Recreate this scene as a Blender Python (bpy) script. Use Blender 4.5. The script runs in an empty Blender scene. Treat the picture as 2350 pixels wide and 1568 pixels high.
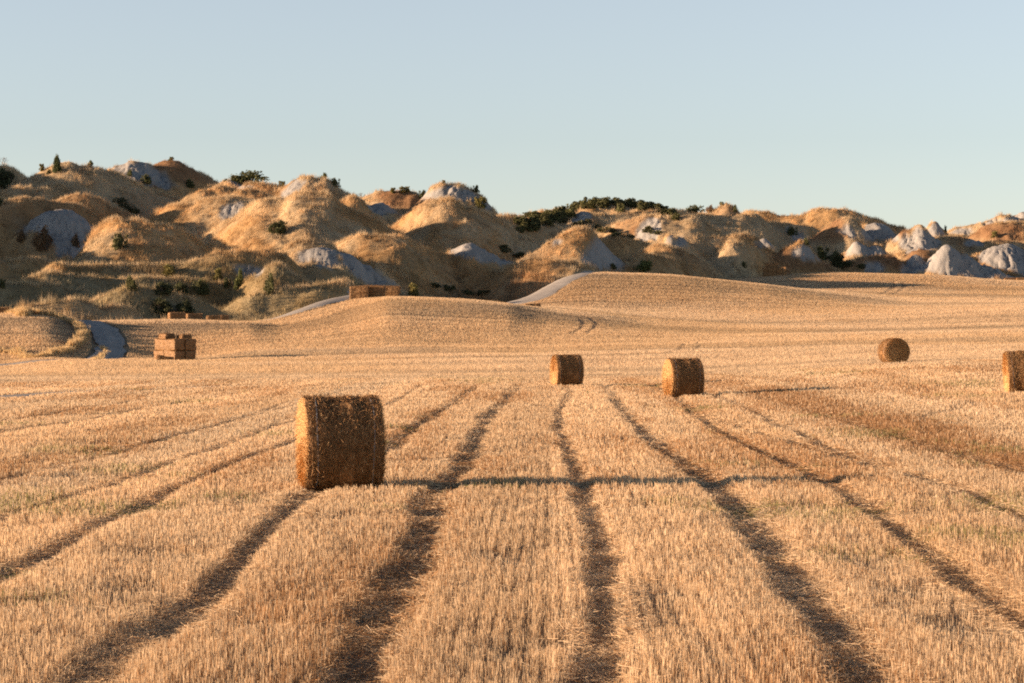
import bpy, math, time
import numpy as np
from mathutils import Vector, Matrix

T0 = time.time()
rng = np.random.default_rng(7)
SC = bpy.context.scene
COL = SC.collection

# ------------------------------------------------------------------ view
F = 5220.0          # focal length in units of a 2349 wide frame
UC, VC = 1174.5, 784.0
CZ = 2.46           # eye height above the near field

def X(u, d): return (u - UC) / F * d
def Z(v, d): return CZ + (VC - v) / F * d

# ------------------------------------------------------------------ noise
def _hash(ix, iy, seed):
    h = (ix.astype(np.int64) * 374761393 + iy.astype(np.int64) * 668265263 + seed * 144665) & 0xFFFFFFFF
    h = ((h ^ (h >> 13)) * 1274126177) & 0xFFFFFFFF
    h = (h ^ (h >> 16)) & 0xFFFFFFFF
    return h / 4294967295.0

def vnoise(x, y, seed=0):
    x = np.asarray(x, float); y = np.asarray(y, float)
    ix = np.floor(x); iy = np.floor(y)
    fx = x - ix; fy = y - iy
    fx = fx * fx * (3 - 2 * fx); fy = fy * fy * (3 - 2 * fy)
    a = _hash(ix, iy, seed); b = _hash(ix + 1, iy, seed)
    c = _hash(ix, iy + 1, seed); d = _hash(ix + 1, iy + 1, seed)
    return (a + (b - a) * fx) * (1 - fy) + (c + (d - c) * fx) * fy

def fbm(x, y, seed=0, octaves=4, gain=0.5):
    s = np.zeros(np.broadcast(x, y).shape); a = 1.0; t = 0.0; f = 1.0
    for k in range(octaves):
        s += a * vnoise(x * f, y * f, seed + 17 * k); t += a
        a *= gain; f *= 2.03
    return s / t          # 0..1

def sstep(a, b, x):
    t = np.clip((x - a) / (b - a), 0, 1)
    return t * t * (3 - 2 * t)

def pchip_slopes(x, y):
    """monotone slopes along the last axis; x, y (N,K)"""
    h = np.diff(x, axis=-1); dl = np.diff(y, axis=-1) / h
    m = np.zeros_like(y)
    d0, d1 = dl[..., :-1], dl[..., 1:]
    w1 = 2 * h[..., 1:] + h[..., :-1]; w2 = h[..., 1:] + 2 * h[..., :-1]
    ok = d0 * d1 > 0
    den = np.where(ok, w1 / np.where(ok, d0, 1) + w2 / np.where(ok, d1, 1), 1)
    m[..., 1:-1] = np.where(ok, (w1 + w2) / den, 0)
    m[..., 0] = dl[..., 0]; m[..., -1] = dl[..., -1]
    return m

def pchip1(xk, yk, x):
    xk = np.asarray(xk, float); yk = np.asarray(yk, float)
    m = pchip_slopes(xk[None], yk[None])[0]
    x = np.clip(x, xk[0], xk[-1])
    i = np.clip(np.searchsorted(xk, x, side='right') - 1, 0, len(xk) - 2)
    h = xk[i + 1] - xk[i]; t = (x - xk[i]) / h
    return ((1 + 2 * t) * (1 - t) ** 2 * yk[i] + t * (1 - t) ** 2 * h * m[i]
            + t * t * (3 - 2 * t) * yk[i + 1] + t * t * (t - 1) * h * m[i + 1])

# ------------------------------------------------------------------ the fields: rails running across the valley
def fl(d): return 768 + 12841.0 / d
RU = [-900, 0, 100, 200, 400, 600, 750, 900, 1050, 1200, 1350, 1500, 1700, 1900, 2100, 2349, 3300]
def cst(v): return [v] * len(RU)
RAILS = [  # (distance, picture row) of each rail at the columns RU
 (cst(4), cst(fl(4))),
 (cst(10), cst(fl(10))),
 (cst(20), [fl(20)] * 12 + [1410, 1407, 1404, 1400, 1370]),
 (cst(36), [fl(36)] * 12 + [1124, 1121, 1118, 1112, 1080]),
 (cst(78), [928, 928, 929, 930, 932, 932, 932, 932, 932, 932, 931, 930, 925, 917, 909, 900, 880]),
 (cst(113), [893, 893, 892, 890, 886, 882, 880, 880, 879, 878, 878, 877, 868, 852, 840, 829, 805]),
 (cst(150), [867, 866, 866, 865, 864, 862, 861, 860, 859, 858, 856, 853, 846, 835, 827, 818, 790]),
 (cst(183), [862, 847, 836, 830, 832, 829, 827, 824, 820, 818, 815, 812, 808, 803, 798, 793, 770]),
 ([197]*4 + [205]*13, [840, 835, 826, 828, 826, 804, 800, 796, 798, 798, 795, 792, 788, 783, 778, 772, 750]),
 ([226, 226, 226, 234, 236, 242, 254, 266, 268, 268, 266, 262, 258, 255, 252, 250, 250],
  [728, 722, 725, 738, 736, 741, 711, 684, 689, 703, 719, 738, 750, 751, 748, 742, 725]),
 ([244, 244, 246, 250, 252, 252, 267, 286, 290, 290, 288, 286, 285, 285, 285, 285, 285],
  [744, 740, 745, 752, 755, 738, 689, 694, 708, 705, 710, 718, 722, 721, 717, 708, 690]),
 ([300, 300, 300, 300, 300, 300, 305, 310, 312, 316, 334, 338, 340, 337, 334, 332, 330],
  [750, 750, 750, 750, 750, 745, 735, 725, 712, 678, 627, 631, 650, 671, 690, 692, 670]),
 ([330, 330, 330, 330, 330, 330, 335, 340, 342, 345, 352, 356, 360, 365, 366, 364, 364],
  [760, 760, 760, 760, 760, 755, 745, 735, 722, 705, 645, 652, 662, 667, 668, 672, 655]),
 ([360, 360, 360, 360, 360, 360, 365, 370, 374, 378, 380, 384, 388, 391, 393, 391, 391],
  [770, 770, 770, 770, 770, 765, 755, 745, 735, 715, 660, 652, 640, 627, 631, 646, 655]),
 (cst(412), [790] * 8 + [760, 740, 690, 670, 652, 640, 645, 662, 668]),
 (cst(640), cst(840)),
]
# one more column where the crest stack stands
_d = [float(pchip1(RU, r[0], np.array([820.]))[0]) for r in RAILS]; _v = [float(pchip1(RU, r[1], np.array([820.]))[0]) for r in RAILS]
_d[9], _v[9] = 266, 688; _d[10], _v[10] = 279, 677
for k, r in enumerate(RAILS):
    RAILS[k] = (list(r[0][:8 - 1]) + [_d[k]] + list(r[0][7:]), list(r[1][:7]) + [_v[k]] + list(r[1][7:]))
RU = RU[:7] + [820] + RU[7:]
UG = np.linspace(-900, 3300, 841)
def _sm(a):
    k = np.exp(-0.5 * (np.arange(-12, 13) / 4.0) ** 2); k /= k.sum()
    return np.convolve(np.pad(a, 12, mode='edge'), k, mode='valid')
RD = np.array([_sm(pchip1(RU, r[0], UG)) for r in RAILS])
RZ = np.array([_sm(pchip1(RU, [Z(v, d) for d, v in zip(r[0], r[1])], UG)) for r in RAILS])

EDGE_U = [-900, 0, 200, 400, 600, 700, 800, 870, 1000, 1190, 1280, 1370, 1450, 1600, 1750, 2000, 2349, 3300]
EDGE_D = [240, 238, 238, 241, 247, 257, 273, 285, 291, 298, 317, 337, 350, 366, 391, 399, 399, 399]
EDGE = _sm(pchip1(EDGE_U, EDGE_D, UG))
def edge_d(u): return np.interp(u, UG, EDGE)

def field_base(x, y):
    """height of the farmed ground and its running rail number"""
    x = np.asarray(x, float); y = np.asarray(y, float)
    out = np.empty(x.size); row = np.empty(x.size)
    xf = x.ravel(); yf = np.maximum(y.ravel(), 4.01)
    for s in range(0, xf.size, 120000):
        xs = xf[s:s + 120000]; ys = yf[s:s + 120000]
        u = UC + F * xs / ys
        D = np.stack([np.interp(u, UG, r) for r in RD], 1)
        Zk = np.stack([np.interp(u, UG, r) for r in RZ], 1)
        M = pchip_slopes(D, Zk)
        i = np.clip((D <= ys[:, None]).sum(1) - 1, 0, D.shape[1] - 2)
        n = np.arange(len(xs))
        h = D[n, i + 1] - D[n, i]; t = np.clip((ys - D[n, i]) / h, 0, 1)
        out[s:s + 120000] = ((1 + 2 * t) * (1 - t) ** 2 * Zk[n, i] + t * (1 - t) ** 2 * h * M[n, i]
                             + t * t * (3 - 2 * t) * Zk[n, i + 1] + t * t * (t - 1) * h * M[n, i + 1])
        row[s:s + 120000] = i + t
    return out.reshape(x.shape), row.reshape(x.shape)

def ground_hit(u, v, d0=6.0, d1=405.0):
    """where the sight line at picture point (u, v) first meets the farmed ground"""
    d = np.concatenate([np.arange(d0, 60, .1), np.arange(60, d1, .25)])
    d = d[d >= d0]
    z, _ = field_base(X(u, d), d)
    vg = VC - (z - CZ) * F / d
    k = np.argmax(vg <= v)
    if not (vg <= v).any(): k = len(d) - 1
    return X(u, d[k]), d[k]

def field_z(x, y):
    z, row = field_base(x, y)
    amp = 0.05 + 0.10 * sstep(30, 120, y)
    z = z + amp * (fbm(x * .22, y * .22, 3, 3) - .5) + 0.10 * sstep(60, 150, y) * (fbm(x * .06, y * .06, 5, 2) - .5)
    return z, row

# ------------------------------------------------------------------ hills: each mound is a ridge with its own outline
def cz1(p): return [(a / 3.734, 332.5 + b / 3.734) for a, b in p]
def cz2(p): return [(525 + a / 3.734, 332.5 + b / 3.734) for a, b in p]
def cz3(p): return [(1093.75 + a / 3.734, 420 + b / 3.734) for a, b in p]
def cz4(p): return [(1649 + a / 3.27, 437.5 + b / 3.27) for a, b in p]
def cz5(p): return [(a / 3.734, 665 + b / 3.734) for a, b in p]
CONV = {1: cz1, 2: cz2, 3: cz3, 4: cz4, 5: cz5, 0: lambda p: p}

# (zone, distance, front slope, outline)
MOUNDS = [
 (1,440,.55,[(-400,330),(-200,260),(-60,200),(0,178),(60,186),(190,245),(300,330)]),
 (1,420,.50,[(20,370),(100,330),(220,290),(340,240),(440,190),(540,160),(640,148),(720,146),(820,165),(940,205),(1050,255),(1200,330),(1450,430),(1600,500)]),
 (1,445,.6,[(820,260),(880,230),(960,190),(1060,152),(1120,142),(1200,150),(1290,170),(1400,250),(1560,340)]),
 (1,450,.6,[(1180,240),(1250,190),(1320,155),(1420,128),(1490,122),(1560,150),(1700,230),(1850,310),(1950,360)]),
 (1,425,.5,[(1750,370),(1800,350),(1900,315),(1990,305),(2060,312),(2150,350),(2250,380)]),
 (1,405,.5,[(1600,440),(1650,420),(1720,370),(1800,350),(1900,345),(2000,365),(2080,400)]),
 (2,403,.5,[(-60,420),(-10,400),(60,385),(150,362),(220,370),(320,400),(400,430)]),
 (2,418,.5,[(100,370),(200,345),(300,338),(440,350),(520,370)]),
 (2,415,.55,[(380,410),(440,380),(520,320),(600,285),(700,270),(780,268),(850,285),(900,320),(1000,380),(1100,430),(1200,500),(1330,570),(1500,680),(1650,780)]),
 (2,440,.5,[(1000,480),(1100,460),(1200,435),(1300,405),(1400,395),(1500,390),(1570,405),(1650,440),(1750,480)]),
 (2,425,.6,[(1100,510),(1150,480),(1190,470),(1230,460),(1280,455),(1340,475),(1400,520),(1460,570),(1530,600)]),
 (2,430,.6,[(1600,500),(1640,470),(1690,420),(1760,365),(1830,335),(1920,335),(2010,355),(2100,390),(2180,450),(2250,530),(2320,590),(2400,640)]),
 (2,385,.5,[(1300,740),(1380,690),(1450,640),(1600,545),(1740,485),(1860,468),(1960,480),(2080,520),(2200,570),(2300,620),(2400,680),(2500,740),(2600,800)]),
 (3,410,.5,[(150,290),(220,270),(300,270),(370,300),(450,320),(600,360),(760,410)]),
 (1,395,.5,[(-150,440),(-100,420),(50,395),(150,375),(260,362),(340,370),(420,400),(500,430),(640,470)]),
 (1,385,.5,[(480,470),(560,450),(640,435),(780,440),(880,460),(960,500),(1080,560),(1200,610)]),
 (1,376,.6,[(-150,560),(-50,545),(60,500),(160,475),(300,480),(450,500),(560,520),(650,520),(760,560),(850,600),(900,630)]),
 (1,367,.8,[(100,800),(170,760),(230,680),(330,590),(430,560),(500,540),(570,555),(640,570),(740,610),(820,680),(900,760)]),
 (1,345,.45,[(560,960),(640,900),(720,820),(790,720),(860,660),(940,620),(1060,615),(1200,625),(1300,640),(1380,665),(1480,700),(1600,760),(1750,820),(1900,880),(2050,930)]),
 (1,390,.5,[(1280,540),(1340,520),(1400,490),(1500,475),(1620,490),(1750,460),(1850,440),(1900,425),(1980,425),(2100,440),(2200,460)]),
 (2,370,.42,[(-180,700),(-100,670),(0,620),(100,560),(180,490),(250,470),(330,465),(420,470),(490,480),(540,440),(620,420),(700,425),(730,440),(800,415),(860,410),(880,440),(900,475),(960,520),(1080,570),(1200,630),(1350,720),(1500,800),(1700,900)]),
 (2,400,.5,[(960,500),(1010,470),(1040,450),(1100,455),(1180,520),(1260,580)]),
 (2,345,.42,[(900,860),(1000,820),(1100,770),(1180,745),(1280,755),(1400,765),(1500,775),(1600,820),(1700,870),(1850,950),(1990,1040),(2100,1100)]),
 (2,330,.5,[(480,870),(560,830),(700,815),(850,840),(960,890),(1060,920),(1200,960),(1400,1060),(1550,1150)]),
 (2,322,.75,[(540,930),(565,910),(650,893),(800,878),(900,893),(945,925),(1000,935),(1050,950),(1150,1000),(1300,1090),(1430,1190)]),
 (2,308,.5,[(-300,990),(-220,980),(-160,940),(-80,920),(40,930),(100,925),(250,935),(350,925),(450,940),(540,970),(600,1000),(700,1020),(800,1030),(900,1060),(1000,1100),(1100,1160)]),
 (2,297,.6,[(160,1140),(230,1110),(300,1060),(400,1040),(480,1070),(560,1110),(640,1170),(760,1210)]),
 (1,320,.45,[(-200,1030),(-50,1010),(60,985),(180,970),(300,980),(420,1010),(560,1040)]),
 (1,305,.45,[(440,1010),(500,990),(700,1005),(900,1020),(1100,1015),(1300,1000),(1500,990),(1650,985),(1780,990),(1880,1010),(1980,1050),(2150,1130)]),
 (1,292,.45,[(200,1110),(300,1100),(560,1110),(800,1095),(1000,1100),(1200,1120),(1400,1130),(1600,1140),(1800,1160),(2000,1200)]),
 (1,280,.45,[(-200,1150),(-50,1150),(150,1160),(300,1180),(480,1190),(600,1195),(700,1200),(790,1240)]),
 (1,267,.45,[(600,1370),(700,1340),(850,1290),(1000,1240),(1100,1230),(1200,1240),(1400,1260),(1600,1300),(1800,1360)]),
 (1,253,.45,[(-200,1380),(-50,1370),(100,1360),(300,1345),(500,1335),(700,1330),(850,1345),(1000,1380),(1080,1420),(1200,1470)]),
 (2,288,.5,[(200,1240),(400,1220),(600,1190),(800,1180),(1000,1165),(1060,1145),(1120,1160),(1200,1190),(1300,1240)]),
 (3,366,.6,[(560,520),(640,480),(700,440),(800,410),(880,385),(940,380),(1000,410),(1040,470),(1080,500),(1150,570),(1220,630),(1300,690)]),
 (2,352,.6,[(1850,960),(1910,910),(1990,850),(2060,805),(2120,820),(2200,870),(2300,930),(2400,980),(2460,1010)]),
 (3,346,.32,[(-40,850),(100,790),(200,740),(300,690),(420,665),(600,665),(760,685),(900,700),(1050,720),(1130,748)]),
 (3,384,.5,[(1200,730),(1280,680),(1380,610),(1450,570),(1520,540),(1620,530),(1700,560),(1800,600),(1950,670),(2100,740),(2287,830),(2400,860)]),
 (3,373,.5,[(1180,740),(1240,700),(1320,650),(1420,620),(1540,612),(1650,650),(1800,720),(1900,760)]),
 (3,390,.5,[(1720,770),(1800,720),(1880,690),(2000,710),(2150,780)]),
 (3,410,.5,[(1750,550),(1830,520),(1950,480),(2100,450),(2200,430),(2287,440),(2400,460)]),
 (3,430,.5,[(620,340),(700,320),(780,270),(850,240),(910,235),(980,250),(1040,290),(1100,340),(1160,370)]),
 (3,475,.5,[(250,310),(380,285),(500,255),(700,225),(900,195),(1050,185),(1200,185),(1400,200),(1600,220),(1720,240),(1900,260),(2050,280)]),
 (3,462,.5,[(820,270),(900,225),(960,188),(1010,184),(1060,225),(1100,260)]),
 (3,455,.5,[(1280,250),(1330,230),(1400,207),(1450,203),(1520,228),(1600,250)]),
 (3,445,.5,[(900,290),(1000,270),(1200,250),(1350,240),(1550,245),(1700,235),(1800,255),(1950,270),(2287,260),(2400,265)]),
 (3,415,.5,[(1000,420),(1100,390),(1200,350),(1350,310),(1440,292),(1540,285),(1620,298),(1720,292),(1780,280),(1840,275),(1900,300),(2000,360),(2100,430),(2200,470)]),
 (3,402,.7,[(1540,530),(1580,500),(1610,450),(1650,425),(1690,442),(1750,450),(1800,490),(1830,530)]),
 (3,392,.45,[(1000,500),(1100,480),(1200,460),(1300,470),(1400,500),(1560,530)]),
 (3,470,.6,[(1980,270),(2040,240),(2090,200),(2140,187),(2190,210),(2240,260)]),
 (4,500,.5,[(-50,172),(100,172),(200,165),(280,155),(360,170),(450,190),(560,195),(640,185),(700,155),(800,138),(900,140),(1000,160),(1100,195),(1200,230),(1290,265),(1400,280)]),
 (4,472,.5,[(-50,215),(100,205),(200,215),(300,250),(400,235),(520,240),(600,265),(700,275),(800,300)]),
 (4,455,.6,[(620,380),(680,360),(760,310),(860,250),(950,212),(1010,230),(1060,270),(1110,310),(1180,360)]),
 (4,462,.6,[(1000,300),(1060,270),(1100,250),(1180,240),(1240,250),(1300,285),(1340,330),(1400,370)]),
 (4,450,.6,[(1230,400),(1290,370),(1350,300),(1420,285),(1480,258),(1530,265),(1560,310),(1620,350),(1700,390)]),
 (4,490,.8,[(1520,320),(1550,290),(1580,250),(1615,235),(1650,250),(1690,300),(1740,340)]),
 (4,520,.5,[(1600,340),(1690,320),(1800,280),(1900,260),(1990,240),(2050,205),(2130,185),(2200,195),(2290,215),(2400,220),(2600,240)]),
 (4,570,.6,[(2100,230),(2180,200),(2240,175),(2300,155),(2400,140),(2600,170)]),
 (4,480,.5,[(1760,400),(1840,370),(1920,310),(2000,265),(2100,245),(2200,238),(2300,245),(2500,270)]),
 (4,465,.5,[(1600,380),(1750,350),(1850,360),(2000,385),(2100,370),(2300,380),(2500,400)]),
 (4,430,.8,[(900,500),(940,470),(970,420),(1010,375),(1050,362),(1090,400),(1130,430),(1160,415),(1200,412),(1240,440),(1290,490)]),
 (4,416,.5,[(900,540),(1000,515),(1130,490),(1280,490),(1370,520),(1450,570)]),
 (4,409,.6,[(140,575),(220,540),(350,500),(480,440),(560,400),(640,375),(690,420),(750,480),(830,550),(940,610)]),
 (4,432,.7,[(230,440),(270,410),(300,375),(340,352),(380,365),(420,420),(470,460)]),
 (4,402,.5,[(-120,500),(-60,480),(0,430),(60,390),(100,370),(140,395),(200,410),(300,430),(400,450),(480,460)]),
 (4,413,.7,[(1500,560),(1560,520),(1600,470),(1640,430),(1680,395),(1710,380),(1750,410),(1800,440),(1900,500),(2000,545),(2100,580),(2200,615),(2300,650)]),
 (4,430,.6,[(1900,480),(1980,440),(2040,410),(2100,385),(2180,395),(2289,430),(2400,440),(2600,470)]),
 (4,428,.5,[(1300,500),(1370,470),(1450,430),(1550,430),(1650,470)]),
 # lesser spurs on the big clay hill at the right
 (4,409,.9,[(1650,610),(1690,530),(1735,478),(1775,520),(1810,600)]),
 (4,410,.9,[(1790,610),(1825,545),(1850,505),(1885,550),(1915,610)]),
 (4,419,.8,[(1380,560),(1420,510),(1470,470),(1530,500),(1590,560)]),
 (4,411,.9,[(1990,640),(2030,585),(2055,562),(2090,600),(2120,650)]),
]
# bare clay: (zone, distance of its mound, polygon)
CLAY = [
 (1,445,[(950,215),(1060,160),(1130,141),(1200,145),(1290,172),(1350,215),(1420,270),(1510,350),(1400,370),(1250,330),(1100,262)]),
 (1,425,[(1940,322),(2000,306),(2060,312),(2150,350),(2140,372),(2040,366)]),
 (2,415,[(525,345),(590,300),(645,300),(625,350),(590,375),(575,420),(500,470),(460,470),(460,400),(490,375)]),
 (2,425,[(1140,485),(1190,468),(1280,453),(1340,473),(1400,520),(1460,570),(1540,610),(1300,590),(1240,560)]),
 (2,430,[(1660,470),(1690,430),(1760,385),(1850,360),(1950,362),(2080,415),(2180,470),(2240,545),(2150,545),(2050,480),(1900,475),(1700,475)]),
 (1,367,[(190,760),(250,660),(330,590),(430,555),(500,535),(640,560),(800,620),(830,690),(740,740),(700,820),(650,930),(500,930),(500,840),(420,770),(280,740)]),
 (2,370,[(-30,510),(80,495),(150,520),(105,560),(20,620),(-40,650),(-70,600)]),
 (2,390,[(-30,510),(80,500),(140,520),(100,560),(20,620),(-40,650),(-60,600)]),
 (2,322,[(565,912),(650,890),(800,874),(900,890),(930,930),(945,1050),(850,1035),(700,1012),(590,975)]),
 (2,322,[(965,930),(1050,945),(1150,995),(1300,1085),(1450,1200),(1200,1190),(1040,1115),(1030,1020)]),
 (2,308,[(20,1040),(100,1030),(200,1028),(285,1050),(250,1110),(100,1105)]),
 (2,297,[(585,1110),(640,1115),(700,1140),(765,1185),(690,1190),(640,1170)]),
 (2,352,[(1900,910),(1990,850),(2060,810),(2130,820),(2220,880),(2330,940),(2470,1020),(2330,1010),(2150,980),(2000,940)]),
 (2,330,[(1870,1010),(1950,1020),(2080,1040),(2100,1070),(2000,1110),(1930,1080)]),
 (3,366,[(1010,470),(1080,500),(1180,590),(1260,670),(1200,730),(1100,720),(900,695),(960,580)]),
 (3,366,[(630,500),(660,475),(740,455),(700,500),(640,525)]),
 (3,430,[(800,322),(860,280),(920,258),(985,280),(965,330),(870,342)]),
 (3,415,[(1350,465),(1400,380),(1430,308),(1520,292),(1590,330),(1580,420),(1540,490),(1440,485)]),
 (3,402,[(1595,495),(1640,440),(1670,430),(1660,480),(1640,515),(1605,515)]),
 (3,402,[(1675,515),(1730,450),(1790,488),(1805,525),(1720,530)]),
 (4,455,[(905,305),(935,255),(1010,265),(1055,330),(1060,360),(985,355)]),
 (4,462,[(1075,305),(1120,265),(1190,246),(1255,258),(1335,330),(1300,388),(1100,380)]),
 (4,472,[(500,300),(560,285),(620,330),(660,385),(560,375)]),
 (4,520,[(1720,335),(1800,298),(1900,300),(1880,335),(1760,350)]),
 (4,465,[(1830,395),(1880,360),(1950,370),(1970,420),(1850,425)]),
 (4,450,[(1340,395),(1400,330),(1460,340),(1490,275),(1550,300),(1660,370),(1610,435),(1400,455)]),
 (4,490,[(1545,300),(1580,250),(1615,230),(1650,245),(1695,305),(1720,330),(1600,325)]),
 (4,520,[(1970,255),(2060,210),(2200,200),(2300,232),(2200,248),(2080,265)]),
 (4,570,[(2200,205),(2240,172),(2300,150),(2420,150),(2400,230),(2260,220)]),
 (4,430,[(945,475),(970,425),(1010,375),(1055,360),(1095,402),(1140,432),(1200,412),(1245,445),(1230,490),(1050,485)]),
 (4,416,[(1120,560),(1180,540),(1250,560),(1270,610),(1110,610)]),
 (4,409,[(540,470),(570,425),(640,412),(680,440),(730,510),(700,525),(640,515),(560,500)]),
 (4,409,[(690,440),(750,490),(800,540),(740,530),(705,500)]),
 (4,432,[(265,415),(300,375),(340,350),(385,368),(425,425),(400,440),(300,430)]),
 (4,413,[(1570,530),(1600,470),(1640,430),(1680,392),(1710,378),(1750,408),(1800,440),(1900,500),(2000,545),(2100,580),(2320,660),(1700,640),(1560,600)]),
 (4,409,[(1650,610),(1690,530),(1735,475),(1775,520),(1815,610)]),
 (4,410,[(1790,610),(1825,545),(1850,500),(1885,550),(1920,612)]),
 (4,419,[(1385,560),(1420,505),(1470,465),(1530,495),(1560,560),(1540,620),(1400,610)]),
 (4,411,[(1990,640),(2030,585),(2055,558),(2090,600),(2125,655)]),
 (4,430,[(1960,470),(1990,435),(2040,408),(2100,382),(2180,392),(2289,427),(2420,440),(2400,620),(2200,600),(2000,540)]),
]
# patches of rust brown scrub grass on the mounds
BROWN = [
 (1,450,[(1290,190),(1420,130),(1500,125),(1700,230),(1850,320),(1600,340),(1450,300)]),
 (2,440,[(1200,440),(1400,395),(1570,405),(1680,460),(1650,560),(1450,560)]),
 (4,455,[(660,380),(760,310),(860,250),(930,215),(920,290),(960,350),(900,390)]),
 (4,409,[(360,520),(480,440),(560,410),(530,480),(640,530),(800,540),(900,610),(500,590)]),
 (4,450,[(1230,400),(1350,300),(1480,258),(1440,330),(1340,390)]),
 (4,480,[(1840,375),(1920,310),(2000,265),(2300,245),(2300,390),(2000,385)]),
 (4,428,[(1370,480),(1450,430),(1550,430),(1640,480),(1600,560),(1400,560)]),
 (4,416,[(1000,520),(1280,490),(1400,560),(1500,620),(1270,600),(1150,550),(1000,600)]),
 (1,367,[(260,780),(400,740),(480,800),(510,880),(420,910),(280,880)]),
 (3,415,[(1280,400),(1360,330),(1420,310),(1360,460),(1320,460)]),
]

MD = []
# some ridges run away from the viewer towards the right (metres of depth per metre sideways), so that they turn their backs on the sun
TILT = {(1, 320): .45, (1, 305): .45, (1, 292): .45, (1, 280): .45, (1, 267): .4, (1, 253): .35, (2, 308): .4, (1, 395): .3, (1, 376): .4, (1, 385): .35, (2, 288): .3, (2, 330): .25,
        (3, 366): .45, (3, 373): .5, (3, 390): .4, (3, 445): .3, (3, 392): .35, (4, 472): .3, (4, 465): .3, (3, 410): .3, (2, 403): .3, (1, 405): .3}
for zone, d, fs, pl in MOUNDS:
    pts = CONV[zone](pl); tl = TILT.get((zone, d), 0.0)
    um = min(pts, key=lambda p: p[1])[0]
    dp = [d + tl * (X(u, d) - X(um, d)) for u, v in pts]
    xs = np.array([X(u, q) for (u, v), q in zip(pts, dp)]); zs = np.array([Z(v, q) for (u, v), q in zip(pts, dp)])
    if tl: fs = fs * 1.35
    xg = np.arange(xs[0] - 14, xs[-1] + 14, .4)
    p = pchip1(xs, zs, xg) - .8 * np.maximum(xs[0] - xg, 0) - .8 * np.maximum(xg - xs[-1], 0)
    def sm(a, sig):
        n = int(3 * sig / .4) + 1
        k = np.exp(-.5 * (np.arange(-n, n + 1) * .4 / sig) ** 2)
        return np.convolve(np.pad(a, n, mode='edge'), k / k.sum(), mode='valid')
    ia = int(np.argmax(p)); hw = max(8.0, .5 * (xs[-1] - xs[0]))
    MD.append((d, fs, xs, xg, sm(p, .45), sm(p, 2.6), xg[ia], hw, tl))

def in_poly(u, v, poly):
    ins = np.zeros(u.shape, bool); n = len(poly)
    for i in range(n):
        x0, y0 = poly[i]; x1, y1 = poly[(i + 1) % n]
        if y0 == y1: continue
        c = ((y0 > v) != (y1 > v)) & (u < (x1 - x0) * (v - y0) / (y1 - y0) + x0)
        ins ^= c
    return ins

BASE_D = [235, 250, 270, 300, 330, 370, 410, 450, 490, 540, 640]
BASE_L = [775, 758, 738, 705, 668, 622, 575, 535, 505, 520, 620]
BASE_R = [790, 770, 760, 745, 725, 690, 645, 592, 548, 540, 620]

def hill_z(x, y, rough=True):
    """height of the eroded hills and the numbers of the mound each point lies on"""
    u = UC + F * x / np.maximum(y, 1)
    zl = Z(np.interp(y, BASE_D, BASE_L), y); zr = Z(np.interp(y, BASE_D, BASE_R), y)
    w = sstep(900, 1300, u)
    z = zl * (1 - w) + zr * w
    own = np.full(x.shape, -1, int); top = z.copy()
    wx = x + 5.0 * (fbm(x * .08, y * .10, 21, 2) - .5); wy = y + 2.5 * (fbm(x * .07, y * .07, 22, 2) - .5)
    for i, (d, fs, xs, xg, p0, p1, xa, hw, tl) in enumerate(MD):
        m = (x > xg[0]) & (x < xg[-1]) & (y > d - 55) & (y < d + 55)
        if not m.any(): continue
        xm = x[m]; ym = wy[m]
        dy = ym - d - tl * np.clip(xm - xa, -45, 45)
        # a dome: its ridge bends away from the viewer at both ends, and its flanks smooth out with distance
        q = (xm - xa) / hw
        if not tl: dy = dy - np.minimum(5.0, .22 * hw) * np.minimum(q * q, 1.6)
        ad = np.abs(dy)
        xq = xm + (wx[m] - xm) * np.clip(ad / 6, 0, 1) * min(1.0, hw / 32)
        t = sstep(1.0, 12.0, ad)
        p = np.interp(xq, xg, p0) * (1 - t) + np.interp(xq, xg, p1) * t
        s = np.where(dy < 0, fs * 1.3, .62); wd = np.where(dy < 0, min(2.3, .24 * hw), 2.6) * (.6 if tl else 1.0)
        zi = p - s * (np.sqrt(dy * dy + wd * wd) - wd)
        a = z[m]
        k = 0.45
        z[m] = 0.5 * (a + zi + np.sqrt((a - zi) ** 2 + k * k)) - 0.0
        t = top[m]; o = own[m]
        o[zi > t] = i; top[m] = np.maximum(t, zi); own[m] = o
    # the long ridge west of the picture, whose shadow lies over the low ground
    xc = -.225 * y - 45
    zw = np.interp(y, [225, 245, 258, 272, 283, 295, 312, 336, 345, 358, 370, 381, 390, 409, 429, 500], [10.4, 14.4, 16.6, 17.6, 18.9, 21.0, 22.2, 26.2, 29.8, 32.0, 33.0, 35.8, 37.4, 41.8, 44, 46])
    zw = zw + 1.3 * (fbm(y * .14, y * 0, 38, 3) - .5) - .5 * (np.sqrt((x - xc) ** 2 + 9) - 3)
    z = np.maximum(z, zw)
    if rough:
        q = 1 - .45 * sstep(900, 1500, u)
        # gullies and spurs running down the slopes
        gx = x * .085 + .6 * fbm(x * .05, y * .05, 33, 2); gy = y * .045 + x * .02
        rg = 1 - np.abs(2 * fbm(gx, gy, 34, 3) - 1)
        z = z - .75 * q * np.clip(rg - .74, 0, 1) / .26
        z = z + .65 * q * (fbm(x * .16, y * .16, 31, 3) - .5) + 0.95 * (fbm(x * .42, y * .42, 37, 3, .55) - .5)
    return z, own

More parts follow.
